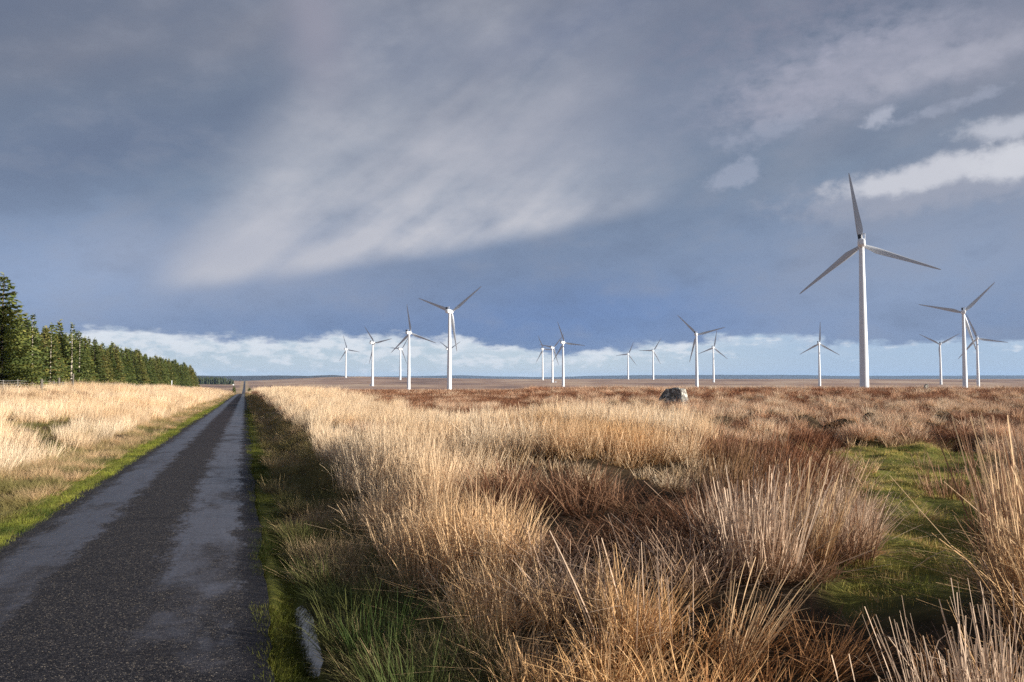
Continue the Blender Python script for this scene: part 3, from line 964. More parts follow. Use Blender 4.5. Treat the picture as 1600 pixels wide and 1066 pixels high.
# ------------------------------------------------------------------ boulder and the small standing stone
def stone_mat(name, c):
    m, B, P = mat(name, 0.9, 0.25)
    tcn = B.new('ShaderNodeTexCoord')
    n = B.noise(tcn.outputs['Object'], 5.0, 6, 0.65); n2 = B.noise(tcn.outputs['Object'], 4.0, 6, 0.75)
    cc = B.ramp(n, [(0.3, tuple(x * 0.45 for x in c)), (0.5, c), (0.7, tuple(min(1, x * 1.5) for x in c))])
    cc = B.mix(B.sstep(n2, 0.50, 0.56), cc, (0.58, 0.56, 0.48))
    cc = B.mix(B.sstep(B.noise(tcn.outputs['Object'], 3.3, 5, 0.7), 0.6, 0.68) * 0.7, cc, (0.13, 0.13, 0.05))
    B.link(cc, P.inputs['Base Color'])
    bp = B.new('ShaderNodeBump'); bp.inputs['Strength'].default_value = 0.9; bp.inputs['Distance'].default_value = 0.06
    B.link(n.o, bp.inputs['Height']); B.link(bp.outputs[0], P.inputs['Normal'])
    return m


def stone(name, pts, xy, rz, sink, label, m, jitter=0.04, cat='boulder'):
    bm = bmesh.new()
    for p in pts: bm.verts.new(p)
    bmesh.ops.convex_hull(bm, input=bm.verts)
    bmesh.ops.bevel(bm, geom=list(bm.edges), offset=0.05, segments=1, affect='EDGES')
    bmesh.ops.triangulate(bm, faces=bm.faces)
    bmesh.ops.subdivide_edges(bm, edges=bm.edges, cuts=3, use_grid_fill=True)
    g = np.random.default_rng(2)
    for v_ in bm.verts:
        c_ = v_.co
        k_ = vnoise(c_.x * 4 + 3, c_.y * 4 + c_.z * 3, 6) - 0.5
        k2 = vnoise(c_.x * 11 + 3, c_.z * 11 + c_.y * 7, 9) - 0.5
        v_.co += c_.normalized() * (k_ * 2.2 * jitter + k2 * jitter)
    o = bm_obj(name, bm, m, None, (xy[0], xy[1], gzs(xy) - sink))
    o.rotation_euler = (0, 0, rz)
    return tag(o, label, cat)


m_stone = stone_mat('lichened_stone', (0.17, 0.16, 0.145))
p = loc(1056, 45)
stone('boulder', [(-1.15, -.35, -.2), (-1.0, .4, -.2), (.62, -.42, -.2), (.78, .5, -.2), (-.95, -.3, .35), (-.55, -.3, .98), (-.5, .3, 1.0), (.30, -.36, 1.06), (.42, .35, 1.02), (.46, -.38, .9), (-.85, .3, .5)],
      p, -YAW - R(34), 0.10, 'grey lichened boulder standing alone in the heather', m_stone)
p = loc(1443, 92)
stone('standing_stone', [(-.28, -.2, -.3), (.42, -.2, -.3), (-.25, .2, -.3), (.4, .2, -.3), (-.02, -.15, .75), (.42, -.12, 1.0), (.05, .15, .8), (.46, .1, .95), (.2, 0, 1.05)],
      p, -YAW, 0.0, 'small dark leaning stone on the skyline between two turbines', m_stone, 0.03, 'stone')

# ------------------------------------------------------------------ grasses, rushes, moss and heather
def tuft(n, r, h, lean, curve, w, nseg, g, taper=0.8, hvar=0.3, fan=0.5, bias=(0.0, 0.0), broken=0.0, kink=0.0, fallen=0.0):
    """a tuft of ribbon blades; returns vertices, quads, tris, t, rnd"""
    ang = g.uniform(0, 2 * np.pi, n); rad = r * np.sqrt(g.random(n))
    bx, by = rad * np.cos(ang), rad * np.sin(ang)
    az_ = ang + g.normal(0, 0.9, n)
    tilt = np.abs(g.normal(0, lean, n)) + fan * rad / max(r, 1e-6)
    tilt = np.where(g.random(n) < fallen, g.uniform(0.8, 1.35, n), tilt)
    kk = np.where(g.random(n) < kink, g.uniform(0.45, 0.85, n), 2.0); ka = g.uniform(0, 6.28, n); ks = g.uniform(0.5, 1.0, n)
    L = h * np.clip(g.normal(1 - hvar * 0.4, hvar, n), 0.25, 1.25)
    brk = g.random(n) < broken
    L = np.where(brk, L * g.uniform(0.4, 0.8, n), L)
    dxx, dyy = np.sin(tilt) * np.cos(az_) + bias[0], np.sin(tilt) * np.sin(az_) + bias[1]
    dzz = np.cos(tilt)
    cv = curve * np.abs(g.normal(0.7, 0.5, n))
    fa = g.uniform(0, 2 * np.pi, n)
    wx, wy = np.cos(fa), np.sin(fa)
    ww = w * g.uniform(0.6, 1.3, n)
    S = np.linspace(0, 1, nseg + 1)
    V = np.zeros((n, nseg + 1, 2, 3))
    for k, s in enumerate(S):
        hor = s + cv * s * s
        px_ = bx + L * dxx * hor; py_ = by + L * dyy * hor
        pz_ = L * (dzz * s - cv * 0.45 * s ** 2.5) - 0.03
        ex = np.maximum(s - kk, 0) * L * ks
        px_ = px_ + ex * np.cos(ka); py_ = py_ + ex * np.sin(ka); pz_ = pz_ - ex * 0.9
        wd = ww * (1 - taper * s ** 1.6) * 0.5
        for e, sg in ((0, -1), (1, 1)):
            V[:, k, e, 0] = px_ + sg * wx * wd; V[:, k, e, 1] = py_ + sg * wy * wd; V[:, k, e, 2] = pz_
    i = np.arange(n * (nseg + 1) * 2).reshape(n, nseg + 1, 2)
    q = np.stack([i[:, :-1, 0], i[:, :-1, 1], i[:, 1:, 1], i[:, 1:, 0]], -1).reshape(-1, 4)
    t = np.broadcast_to(S[None, :, None], (n, nseg + 1, 2)).ravel()
    rn = np.broadcast_to(g.random(n)[:, None, None], (n, nseg + 1, 2)).ravel()
    return V.reshape(-1, 3), q, t, rn


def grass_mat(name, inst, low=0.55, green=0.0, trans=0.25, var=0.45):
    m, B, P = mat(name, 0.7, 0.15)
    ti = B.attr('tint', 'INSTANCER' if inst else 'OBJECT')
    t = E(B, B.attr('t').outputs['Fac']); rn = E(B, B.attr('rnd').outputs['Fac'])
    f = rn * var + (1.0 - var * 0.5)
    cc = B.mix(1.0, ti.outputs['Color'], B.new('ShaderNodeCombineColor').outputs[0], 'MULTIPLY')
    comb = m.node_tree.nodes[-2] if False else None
    # stem foot browner than its dry tip, and darkened to paint in low shade
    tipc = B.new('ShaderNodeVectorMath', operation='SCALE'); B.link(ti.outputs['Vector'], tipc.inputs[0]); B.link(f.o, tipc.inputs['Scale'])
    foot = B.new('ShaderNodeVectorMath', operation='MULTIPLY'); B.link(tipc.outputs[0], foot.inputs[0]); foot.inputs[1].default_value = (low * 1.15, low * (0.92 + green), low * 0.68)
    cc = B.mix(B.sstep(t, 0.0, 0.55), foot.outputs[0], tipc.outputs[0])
    B.link(cc, P.inputs['Base Color'])
    tr = B.new('ShaderNodeBsdfTranslucent'); B.link(cc, tr.inputs[0])
    mx = B.new('ShaderNodeMixShader'); mx.inputs[0].default_value = trans
    B.link(P.outputs[0], mx.inputs[1]); B.link(tr.outputs[0], mx.inputs[2])
    B.link(mx.outputs[0], m.node_tree.nodes['Material Output'].inputs[0])
    return m


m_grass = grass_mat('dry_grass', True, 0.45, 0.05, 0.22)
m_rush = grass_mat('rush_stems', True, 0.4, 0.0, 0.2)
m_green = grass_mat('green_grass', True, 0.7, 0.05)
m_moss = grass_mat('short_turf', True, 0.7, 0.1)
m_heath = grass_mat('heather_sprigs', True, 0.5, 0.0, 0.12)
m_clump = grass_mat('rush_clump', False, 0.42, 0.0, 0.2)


def kinds(name, specs, material):
    c_ = bpy.data.collections.new(name)
    for k, sp_ in enumerate(specs):
        g_ = np.random.default_rng(100 + k * 7 + len(name))
        V, q, t, rn = tuft(g=g_, **sp_)
        me = mesh_np('tuft', V, [q], {'t': t, 'rnd': rn}); me.materials.append(material)
        o = bpy.data.objects.new('tuft_%02d' % k, me)
        c_.objects.link(o)
    return c_


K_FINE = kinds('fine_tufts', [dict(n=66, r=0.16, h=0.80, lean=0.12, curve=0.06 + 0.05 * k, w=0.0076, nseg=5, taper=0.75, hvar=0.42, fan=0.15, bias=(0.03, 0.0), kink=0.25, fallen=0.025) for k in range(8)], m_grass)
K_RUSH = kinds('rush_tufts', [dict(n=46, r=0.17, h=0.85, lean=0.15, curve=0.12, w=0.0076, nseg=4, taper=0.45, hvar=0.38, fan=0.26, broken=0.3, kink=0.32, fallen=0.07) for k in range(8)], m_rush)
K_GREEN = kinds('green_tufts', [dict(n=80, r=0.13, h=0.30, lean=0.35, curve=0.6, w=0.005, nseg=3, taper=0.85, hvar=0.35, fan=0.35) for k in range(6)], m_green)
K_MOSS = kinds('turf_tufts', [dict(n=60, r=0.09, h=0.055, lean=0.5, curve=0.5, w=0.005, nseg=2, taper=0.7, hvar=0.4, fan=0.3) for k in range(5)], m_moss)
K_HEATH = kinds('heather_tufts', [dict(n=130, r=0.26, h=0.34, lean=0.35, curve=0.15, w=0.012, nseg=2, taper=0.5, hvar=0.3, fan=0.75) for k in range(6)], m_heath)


def euler_from(tilt, tilt_az, rz):
    """rotation: spin rz about z, then tilt by `tilt` towards plan direction tilt_az"""
    c, s = np.cos(tilt), np.sin(tilt)
    kx, ky = -np.sin(tilt_az), np.cos(tilt_az)
    Rm = np.zeros((len(tilt), 3, 3))
    Rm[:, 0, 0] = c + kx * kx * (1 - c); Rm[:, 0, 1] = kx * ky * (1 - c); Rm[:, 0, 2] = ky * s
    Rm[:, 1, 0] = kx * ky * (1 - c); Rm[:, 1, 1] = c + ky * ky * (1 - c); Rm[:, 1, 2] = -kx * s
    Rm[:, 2, 0] = -ky * s; Rm[:, 2, 1] = kx * s; Rm[:, 2, 2] = c
    Zm = np.zeros_like(Rm); Zm[:, 0, 0] = np.cos(rz); Zm[:, 0, 1] = -np.sin(rz); Zm[:, 1, 0] = np.sin(rz); Zm[:, 1, 1] = np.cos(rz); Zm[:, 2, 2] = 1
    M = Rm @ Zm
    return np.column_stack([np.arctan2(M[:, 2, 1], M[:, 2, 2]), -np.arcsin(np.clip(M[:, 2, 0], -1, 1)), np.arctan2(M[:, 1, 0], M[:, 0, 0])])


def scatter(name, label, coll, P3, rot, scl, tint, nvar):
    n = len(P3)
    me = bpy.data.meshes.new(name)
    me.vertices.add(n); me.vertices.foreach_set('co', P3.astype(np.float32).ravel())
    me.attributes.new('rot', 'FLOAT_VECTOR', 'POINT').data.foreach_set('vector', rot.astype(np.float32).ravel())
    me.attributes.new('scl', 'FLOAT_VECTOR', 'POINT').data.foreach_set('vector', scl.astype(np.float32).ravel())
    me.attributes.new('tint', 'FLOAT_VECTOR', 'POINT').data.foreach_set('vector', tint.astype(np.float32).ravel())
    me.attributes.new('pick', 'INT', 'POINT').data.foreach_set('value', rng.integers(0, nvar, n).astype(np.int32))
    o = obj(name, me)
    ng = bpy.data.node_groups.new(name, 'GeometryNodeTree')
    ng.interface.new_socket('Geometry', in_out='INPUT', socket_type='NodeSocketGeometry')
    ng.interface.new_socket('Geometry', in_out='OUTPUT', socket_type='NodeSocketGeometry')
    gi, go = ng.nodes.new('NodeGroupInput'), ng.nodes.new('NodeGroupOutput')
    ci = ng.nodes.new('GeometryNodeCollectionInfo')
    ci.inputs[0].default_value = coll; ci.inputs[1].default_value = True; ci.inputs[2].default_value = True
    ip = ng.nodes.new('GeometryNodeInstanceOnPoints'); ip.inputs['Pick Instance'].default_value = True
    def na(nm, typ):
        a = ng.nodes.new('GeometryNodeInputNamedAttribute'); a.data_type = typ; a.inputs[0].default_value = nm
        return a.outputs[0]
    L = ng.links.new
    e2r = ng.nodes.new('FunctionNodeEulerToRotation')
    L(na('rot', 'FLOAT_VECTOR'), e2r.inputs[0])
    L(gi.outputs[0], ip.inputs['Points']); L(ci.outputs[0], ip.inputs['Instance']); L(na('pick', 'INT'), ip.inputs['Instance Index'])
    L(e2r.outputs[0], ip.inputs['Rotation']); L(na('scl', 'FLOAT_VECTOR'), ip.inputs['Scale'])
    L(ip.outputs[0], go.inputs[0])
    md = o.modifiers.new('scatter', 'NODES'); md.node_group = ng
    return tag(o, label, kind='stuff')


# --- sample plan positions: bands of forward distance, density per square metre
def sample(D0, D1, dens, a0=-36, a1=37):
    area = (R(a1) - R(a0)) / 2 * (D1 ** 2 - D0 ** 2)
    n = int(area * dens)
    rr = np.sqrt(rng.uniform(D0 ** 2, D1 ** 2, n)); aa = rng.uniform(R(a0), R(a1), n)
    return np.column_stack([rr * np.sin(aa), rr * np.cos(aa)])


XD = np.concatenate([sample(2.2, 6, 46, -36, 60), sample(6, 12, 34, -36, 52), sample(12, 25, 17, -36, 42), sample(25, 50, 8.5), sample(50, 100, 3.6), sample(100, 190, 1.0), sample(190, 330, 0.12)])
X, D = XD[:, 0], XD[:, 1]
xy = X[:, None] * RGT[None] + D[:, None] * FWD[None]
U, Vv = xy[:, 0], xy[:, 1]
PXX = 800 + FPX * X / D
n1, n2, n3, n4 = fbm(U / 3.0, Vv / 3.0, 50), fbm(U / 1.1, Vv / 1.1, 60), fbm(U / 9, Vv / 9, 70), rng.random(len(U))
pm = path_mask(X, D)
keep = ~((U > ROAD_L - 0.45) & (U < np.where((Vv > 4.6) & (Vv < 8.6), 0.70, 0.60)))
keep &= ~((pm > 0.25 + 0.5 * n4) & (n4 < 0.965))
keep &= U > -18.6
# clear the line of the boulder so that it shows
bx_, bd_ = (1056 - 800) / FPX * 45, 45
keep &= ~((np.abs(X - bx_) < 1.3) & (np.abs(D - bd_) < 1.2))

STRAW, PALE, ORANGE = np.array([.80, .56, .33]), np.array([.92, .75, .54]), np.array([.78, .47, .21])
RUST, BROWN, OLIVE = np.array([.19, .082, .042]), np.array([.27, .155, .092]), np.array([.32, .265, .105])
GREEN, GREYS, DGREEN = np.array([.10, .125, .038]), np.array([.64, .48, .35]), np.array([.035, .055, .015])


def mixc(a, b, f):
    f = np.clip(f, 0, 1)[:, None]
    return a * (1 - f) + b * f


N = len(U)
kind = np.full(N, -1)                # 0 fine, 1 rush, 2 green, 4 heather
tint = np.zeros((N, 3)); hs = np.ones(N); ws = np.ones(N)
one = np.ones((N, 1))
right = U > 0.3
# left side
Lm = ~right
sh = Lm & (U > -4.9)
kind[sh] = 2
tint[sh] = mixc(mixc(GREEN * one, OLIVE * one, n1 * 2.2 - 0.5), STRAW * 0.85 * one, (n2 - 0.44) * 4 + (-U - 3.4) * 0.25)[sh]
hs[sh] = (0.45 + 0.55 * n2 + 0.35 * np.clip(-U - 3.6, 0, 1))[sh]
bl = Lm & (U <= -4.9)
kind[bl] = 0
tint[bl] = mixc(PALE * one, STRAW * one, n1 * 2 - 0.6)[bl]
hs[bl] = (0.62 + 0.45 * n1 + 0.25 * (n2 - .5))[bl]
hole = bl & (n2 + 0.35 * n1 < 0.50) & (n4 < 0.75)
tint[hole] = mixc(ORANGE * 0.8 * one, OLIVE * one, n3 * 2 - 0.5)[hole]
hs[hole] *= 0.7
gd = bl & (np.abs(U + 6.6 + (n3 - 0.5) * 4) < 0.55) & (n1 < 0.6)
kind[gd] = 2; tint[gd] = mixc(GREEN * one, OLIVE * one, n2)[gd]; hs[gd] = 0.8
lh = bl & (U < -11.5) & (n1 + 0.3 * (n3 - .5) < 0.47)
kind[lh] = 4; tint[lh] = mixc(RUST * one, BROWN * one, n2 * 2 - .5)[lh]; hs[lh] = 0.9
wdl, wrl = worley(U / 1.3, Vv / 1.3, 320)
keep &= ~(bl & (D < 70) & (wdl > 0.46) & (n4 > 0.3))
hs = np.where(bl, hs * (1.12 - 0.5 * wdl), hs)
tint = np.where(bl[:, None], tint * (0.78 + 0.42 * wrl)[:, None], tint)
# right side
vg = right & (U < 1.60 + (n2 - 0.5) * 0.5 + np.clip((D - 10) * 0.03, 0, 0.5))
kind[vg] = 2
tint[vg] = mixc(mixc(GREEN * one, OLIVE * one, n1 * 2.0 - 0.6 + ss(D, 9, 22) * 0.7), STRAW * 0.85 * one, (n2 - 0.58) * 4 + (n4 - .5) * 1.5 + ss(D, 14, 40) * 0.35)[vg] * rng.uniform(0.6, 1.3, (int(vg.sum()), 1))
hs[vg] = (0.35 + 0.95 * n2 + 0.3 * ss(U, 0.9, 1.4))[vg]
fld = right & ~vg
rush = fld
# default near cover: mixed brown rush and grass
kind[fld] = np.where(n1[fld] + 0.25 * (n4[fld] - .5) > 0.5, 0, 1)
tint[fld] = mixc(BROWN * 1.25 * one, GREYS * one, (n2 - 0.42) * 3 + (n4 - .5) * .6)[fld]
hs[fld] = (0.62 + 0.45 * n1)[fld]
# straw bank along the verge
sb = fld & (U < 2.65 + (n1 - 0.5) * 1.6 + np.clip((6 - D) * 0.35, 0, 1.4))
kind[sb] = np.where(n4[sb] < 0.95, 0, 1)
tint[sb] = mixc(mixc(ORANGE * 1.1 * one, STRAW * one, n4 * 1.0 + ss(D, 5, 10) * 0.5 - 0.2), PALE * one, ss(D, 7, 16) * 0.6 + n2 * 0.4 - .1)[sb]
hs[sb] = ((0.40 + 0.3 * n2 + 0.32 * ss(U, 1.7, 2.8)) * (0.66 + 0.34 * ss(D, 5, 10)))[sb]
# rusty strip behind it
ru_ = fld & ~sb & (D > 7.5) & (D < 13.5) & (PXX < 1120) & (n1 < 0.62)
kind[ru_] = 1
tint[ru_] = mixc(RUST * one, BROWN * 1.2 * one, n4 * 1.3 - 0.2)[ru_]; hs[ru_] = (0.6 + 0.3 * n2)[ru_]
# pale ridge in the middle
rd = fld & ~sb & (D > 11.5 + (n1 - .5) * 4) & (D < 25 + (n3 - .5) * 8) & (PXX < 1150 + (n2 - .5) * 120 - (D - 12) * 9)
kind[rd] = np.where(n4[rd] < 0.85, 0, 1)
tint[rd] = mixc(mixc(PALE * one, STRAW * one, n2 * 2.2 - 0.7), ORANGE * 0.9 * one, (0.40 - n1) * 5)[rd]
hs[rd] = (0.62 + 0.36 * n1)[rd]
rhole = rd & (D < 23) & (fbm(U / 2.6, Vv / 3.4, 83, 2) < 0.42)
tint[rhole] = mixc(RUST * one, BROWN * one, n4)[rhole]; hs[rhole] *= 0.6
keep &= ~(rhole & (n4 > 0.5))
dk = rd & (PXX < 640) & (n1 < 0.55)
kind[dk] = 2; tint[dk] = mixc(OLIVE * 0.8 * one, RUST * one, n2 * 2 - .4)[dk]; hs[dk] = 1.1
# heather moor
ht = fld & ~sb & ~rd & (D > 15.5 + (n1 - .5) * 5 + np.clip((1150 - PXX) * 0.012, 0, 6))
wd2, wr2 = worley(U / 1.35, Vv / 1.35, 200)
pale_h = (n2 * 0.25 + wr2 * 0.4 + n1 * 0.35 + (n4 - .5) * .16 > 0.505 + 0.13 * ss(D, 28, 75))
kind[ht] = np.where(pale_h[ht], 0, 4)
tint[ht] = np.where(pale_h[:, None], mixc(PALE * 0.95 * one, np.array([.74, .44, .27]) * one, n4), mixc(np.array([.18, .075, .04]) * one, np.array([.44, .22, .12]) * one, n4 * 1.2 - .2))[ht]
hs[ht] = (np.where(pale_h, 0.34 + 0.16 * n1, 0.9) * (1.15 - 0.45 * wd2))[ht]
tint = np.where((ht & ~pale_h)[:, None], tint * (0.7 + 0.75 * wr2)[:, None], tint)
keep &= ~(ht & (D < 60) & (wd2 > 0.47) & (n4 > 0.14))
strip2 = ht & (U < 6 + n3 * 6) & (D > 28) & (n1 > 0.42)
kind[strip2] = 0; tint[strip2] = mixc(PALE * one, STRAW * one, n2)[strip2]; hs[strip2] = (0.6 + 0.2 * n1)[strip2]
# tall grass at the right edge
pe = fld & (pm > 0.25)
kind[pe] = np.where(n2[pe] > 0.5, 2, 0); hs[pe] = 0.36; tint[pe] = mixc(OLIVE * one, STRAW * one, n4 * 1.4 - .2)[pe]
rt = fld & (PXX > 1600) & (D > 4.2) & (D < 11) & (pm < 0.3)
kind[rt] = np.where(n4[rt] < 0.5, 0, 1); tint[rt] = mixc(STRAW * one, ORANGE * one, n2 * 1.4 - .2)[rt]; hs[rt] = (0.75 + 0.3 * n1)[rt]
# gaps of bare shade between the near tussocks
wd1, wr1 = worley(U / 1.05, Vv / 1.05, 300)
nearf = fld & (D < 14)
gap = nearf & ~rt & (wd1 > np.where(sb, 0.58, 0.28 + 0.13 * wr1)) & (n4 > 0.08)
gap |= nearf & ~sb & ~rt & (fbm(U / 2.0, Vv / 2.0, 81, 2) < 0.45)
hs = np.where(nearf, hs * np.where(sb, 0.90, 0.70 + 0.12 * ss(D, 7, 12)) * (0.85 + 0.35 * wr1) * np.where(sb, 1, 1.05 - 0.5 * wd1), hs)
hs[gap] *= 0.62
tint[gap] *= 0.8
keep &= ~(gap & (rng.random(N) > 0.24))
# dark pool of shade left of the path, nearly bare ground
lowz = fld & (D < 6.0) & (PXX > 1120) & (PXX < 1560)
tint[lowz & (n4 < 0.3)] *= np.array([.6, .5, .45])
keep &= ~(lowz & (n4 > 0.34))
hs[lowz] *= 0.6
keep &= ~(fld & (D < 4.2) & (PXX > 1560) & (n4 > 0.4))
keep &= ~(fld & (D < 5.6) & (D > 3.9) & (PXX > 1000) & (PXX < 1150) & (n4 > 0.25))
# never right in front of the lens
keep &= ~((np.hypot(X, D) < 2.6))
bs = np.where(D < 50, 1.0, 1.0 + (D - 50) / 70.0)
tint = tint * rng.uniform(0.72, 1.06, (N, 1))
Z = gz(U, Vv)
P3 = np.column_stack([U, Vv, Z])
lean_t = np.abs(rng.normal(0.10, 0.07, N)); lean_a = rng.normal(-0.35, 0.8, N)
lean_t = np.where(sb, lean_t + 0.05, lean_t)
rot = euler_from(lean_t, lean_a, rng.uniform(-0.9, 0.9, N))
rot_free = euler_from(lean_t * 0.6, rng.uniform(0, 6.28, N), rng.uniform(0, 6.28, N))
wsc = np.where(D < 50, 1.0, 1 + (D - 50) / 45.0) * rng.uniform(0.85, 1.25, N)
SC = np.column_stack([wsc, wsc, hs * np.minimum(bs, 1.6) * rng.uniform(0.85, 1.15, N)])
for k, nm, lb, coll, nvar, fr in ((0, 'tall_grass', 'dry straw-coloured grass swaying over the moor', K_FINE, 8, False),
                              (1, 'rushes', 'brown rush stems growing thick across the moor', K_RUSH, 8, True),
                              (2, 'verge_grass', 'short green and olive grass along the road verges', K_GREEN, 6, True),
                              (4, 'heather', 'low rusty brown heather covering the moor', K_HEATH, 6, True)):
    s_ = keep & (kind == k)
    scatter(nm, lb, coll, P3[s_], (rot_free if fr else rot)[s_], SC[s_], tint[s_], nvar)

# --- short turf on verges and on the path
def strip_pts(u0, u1, v0, v1, dens):
    n = int((u1 - u0) * (v1 - v0) * dens)
    return np.column_stack([rng.uniform(u0, u1, n), rng.uniform(v0, v1, n)])


mp_ = [strip_pts(0.15, 0.50, 3.0, 12, 420), strip_pts(0.17, 0.55, 12, 30, 170), strip_pts(0.17, 0.55, 30, 80, 40),
       strip_pts(-3.45, -2.90, 6, 16, 260), strip_pts(-3.45, -2.90, 16, 40, 110), strip_pts(-3.45, -2.90, 40, 120, 22)]
ptp = sample(4.2, 22, 60, 5, 36)
ptm = path_mask(ptp[:, 0], ptp[:, 1]) > 0.2 + 0.3 * rng.random(len(ptp))
ptp = ptp[ptm]
ppath = ptp[:, :1] * RGT[None] + ptp[:, 1:] * FWD[None]
M = np.concatenate(mp_ + [ppath])
isp = np.concatenate([np.zeros(len(M) - len(ppath), bool), np.ones(len(ppath), bool)])
ok = gz(M[:, 0], M[:, 1]) > np.where((M[:, 0] > 0.25) & (M[:, 1] > 4.9) & (M[:, 1] < 9.2), PUD_Z + 0.004, -99)
ok &= fbm(M[:, 0] * 4, M[:, 1] * 1.6, 33, 2) > np.where(M[:, 0] > 0, 0.36, 0.24)
M, isp = M[ok], isp[ok]
na_, nb_ = fbm(M[:, 0] / .5, M[:, 1] / .8, 55), rng.random(len(M))
one_ = np.ones((len(M), 1))
mt = mixc(mixc(np.array([.055, .085, .016]) * one_, np.array([.26, .28, .045]) * one_, na_ * 2.0 - 0.5), np.array([.22, .15, .06]) * one_, (nb_ - 0.72) * 2.2)
mt[M[:, 0] > 0] *= 0.55  # right verge turf: shade of the grass bank put into the tint
mt[isp] = mixc(mixc(np.array([.17, .19, .035]) * one_, np.array([.52, .44, .13]) * one_, na_ * 2.6 - 0.7), np.array([.60, .40, .20]) * one_, (nb_ - 0.6) * 2.2)[isp]
grow = 1 + np.clip((M[:, 1] - 10) / 25, 0, 2.5)
grow = np.where(isp, 1.2, grow)
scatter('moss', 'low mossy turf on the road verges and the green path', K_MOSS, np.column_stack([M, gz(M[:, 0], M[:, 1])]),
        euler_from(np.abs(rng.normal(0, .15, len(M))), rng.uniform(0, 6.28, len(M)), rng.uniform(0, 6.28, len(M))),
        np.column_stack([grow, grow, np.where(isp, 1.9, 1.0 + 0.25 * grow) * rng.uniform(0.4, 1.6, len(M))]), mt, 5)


# --- single tussocks one can point to
def clump(name, px, D, tint_, n, r, h, lean, curve, w, label, cat, bias=(0, 0), seed=0, fan=0.18, broken=0.2, nseg=5, taper=0.35):
    p_ = loc(px, D)
    V, q, t, rn = tuft(n, r, h, lean, curve, w, nseg, np.random.default_rng(seed + 500), taper=taper, hvar=0.34, fan=fan, bias=bias, broken=broken, kink=0.18, fallen=0.06)
    zz = gz(V[:, 0] + p_[0], V[:, 1] + p_[1]) * 0
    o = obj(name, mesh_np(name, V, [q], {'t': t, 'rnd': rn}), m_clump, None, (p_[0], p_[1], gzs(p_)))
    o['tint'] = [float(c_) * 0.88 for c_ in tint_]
    return tag(o, label, cat, 'tussocks standing out from the moor')


bR = tuple(RGT)
lb_ = lambda k_: (RGT[0] * k_, RGT[1] * k_)
clump('rush_clump', 1185, 6.5, GREYS * 1.12, 250, 0.27, 0.76, 0.09, 0.05, 0.0102, 'largest pale upright rush clump, left of the green path', 'rush clump', lb_(0.05), 1)
clump('rush_clump', 1255, 6.8, STRAW * .9, 130, 0.17, 0.76, 0.10, 0.05, 0.0102, 'pale rush clump joined to the right side of the largest one', 'rush clump', lb_(0.15), 2)
clump('rush_clump', 1322, 6.9, BROWN * 1.6, 90, 0.20, 0.62, 0.10, 0.06, 0.007, 'small thin rush clump at the left margin of the shaded path', 'rush clump', lb_(0.05), 3)
clump('rush_clump', 1215, 10.4, np.array([.24, .105, .05]), 330, 0.42, 0.98, 0.10, 0.10, 0.0102, 'dark red-brown rush clump leaning towards the sunlit green path', 'rush clump', lb_(0.32), 4)
clump('rush_clump', 1130, 10.8, np.array([.30, .17, .08]), 300, 0.45, 0.9, 0.12, 0.10, 0.0102, 'brown rush clump left of the dark leaning one', 'rush clump', lb_(0.18), 14)
clump('rush_clump', 1650, 5.2, STRAW * 0.85, 220, 0.36, 1.02, 0.10, 0.05, 0.0102, 'tall rush clump at the right edge throwing shade over the path', 'rush clump', lb_(-0.03), 5, fan=0.14)
clump('rush_clump', 1640, 6.6, BROWN * 1.5, 300, 0.50, 1.15, 0.10, 0.05, 0.0102, 'tall brown rush clump behind the one at the right edge', 'rush clump', lb_(-0.03), 6, fan=0.14)
clump('rush_clump', 1505, 3.4, GREYS * 1.05, 320, 0.22, 0.66, 0.12, 0.09, 0.0066, 'stiff cut rush clump low in the right corner, nearest of all', 'rush clump', lb_(-0.02), 7, broken=0.35)
clump('rush_clump', 1585, 3.6, GREYS, 320, 0.22, 0.70, 0.12, 0.09, 0.0066, 'stiff rush clump filling the corner right of the nearest one', 'rush clump', lb_(0.03), 8, broken=0.35)
clump('rush_clump', 1478, 11.5, BROWN * 1.5, 110, 0.34, 0.62, 0.12, 0.06, 0.0102, 'low ragged rush clump right of the sunlit part of the green path', 'rush clump', lb_(-0.05), 9)
clump('rush_clump', 1140, 4.9, STRAW * 0.85, 80, 0.09, 0.62, 0.12, 0.14, 0.0068, 'slim sheaf of rushes bent to the right in the dark gap', 'rush clump', lb_(0.34), 10, fan=0.2)
clump('rush_clump', 1000, 5.2, GREYS * 1.1, 44, 0.34, 0.72, 0.18, 0.08, 0.0068, 'few scattered pale rush stalks over black shade', 'rush clump', lb_(-0.15), 11)
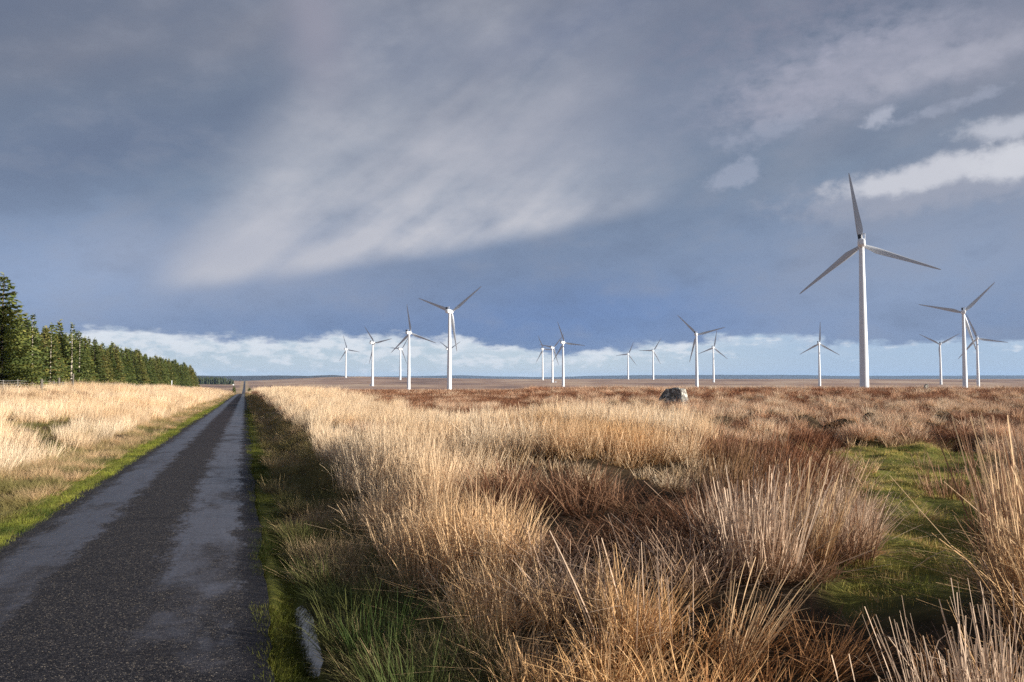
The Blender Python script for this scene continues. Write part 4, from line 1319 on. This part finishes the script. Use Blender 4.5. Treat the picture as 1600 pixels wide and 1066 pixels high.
clump('rush_clump', 1400, 3.2, GREYS, 40, 0.16, 0.58, 0.10, 0.05, 0.009, 'sparse stubby rush stalks at the bottom edge left of the nearest clump', 'rush clump', lb_(-0.06), 12)
clump('grass_tussock', 503, 8.4, np.array([.20, .20, .07]), 220, 0.16, 0.34, 0.25, 0.5, 0.006, 'pale olive grass tussock leaning left above the puddle', 'tussock', lb_(-0.25), 20, taper=0.8)
clump('grass_tussock', 548, 6.3, np.array([.15, .16, .05]), 330, 0.20, 0.42, 0.28, 0.5, 0.006, 'bushy green grass tussock just right of the puddle', 'tussock', lb_(0.0), 21, taper=0.8)
clump('grass_tussock', 590, 6.0, np.array([.06, .10, .025]), 320, 0.22, 0.48, 0.22, 0.4, 0.006, 'dark green grass tussock in the roadside ditch', 'tussock', lb_(0.05), 22, taper=0.8)
clump('grass_tussock', 432, 15.5, np.array([.36, .28, .14]), 260, 0.20, 0.34, 0.28, 0.5, 0.007, 'straw-tipped grass tussock on the verge beyond the puddle', 'tussock', lb_(-0.2), 23, taper=0.8)
clump('grass_tussock', 645, 5.0, np.array([.09, .12, .035]), 260, 0.2, 0.55, 0.2, 0.35, 0.006, 'tall green tussock in shade at the foot of the straw bank', 'tussock', lb_(-0.05), 24, taper=0.8)
clump('grass_tussock', 470, 10.8, np.array([.12, .14, .04]), 260, 0.2, 0.3, 0.28, 0.45, 0.006, 'green tussock between the mossy verge and the ditch', 'tussock', lb_(-0.15), 25, taper=0.8)

# ------------------------------------------------------------------ air
HAZE = 4e-5
if HAZE:
    bm = bmesh.new(); box(bm, (-15500, -2500, -45), (17500, 19500, 135))
    hm_ = bpy.data.materials.new('air'); hm_.use_nodes = True
    t_ = hm_.node_tree; t_.nodes.remove(t_.nodes['Principled BSDF'])
    pvn = t_.nodes.new('ShaderNodeVolumePrincipled'); pvn.inputs['Density'].default_value = HAZE
    pvn.inputs['Color'].default_value = (0.42, 0.64, 0.98, 1)
    t_.links.new(pvn.outputs[0], t_.nodes['Material Output'].inputs['Volume'])
    tag(bm_obj('haze', bm, hm_), 'thin blue air over the moor', kind='stuff')
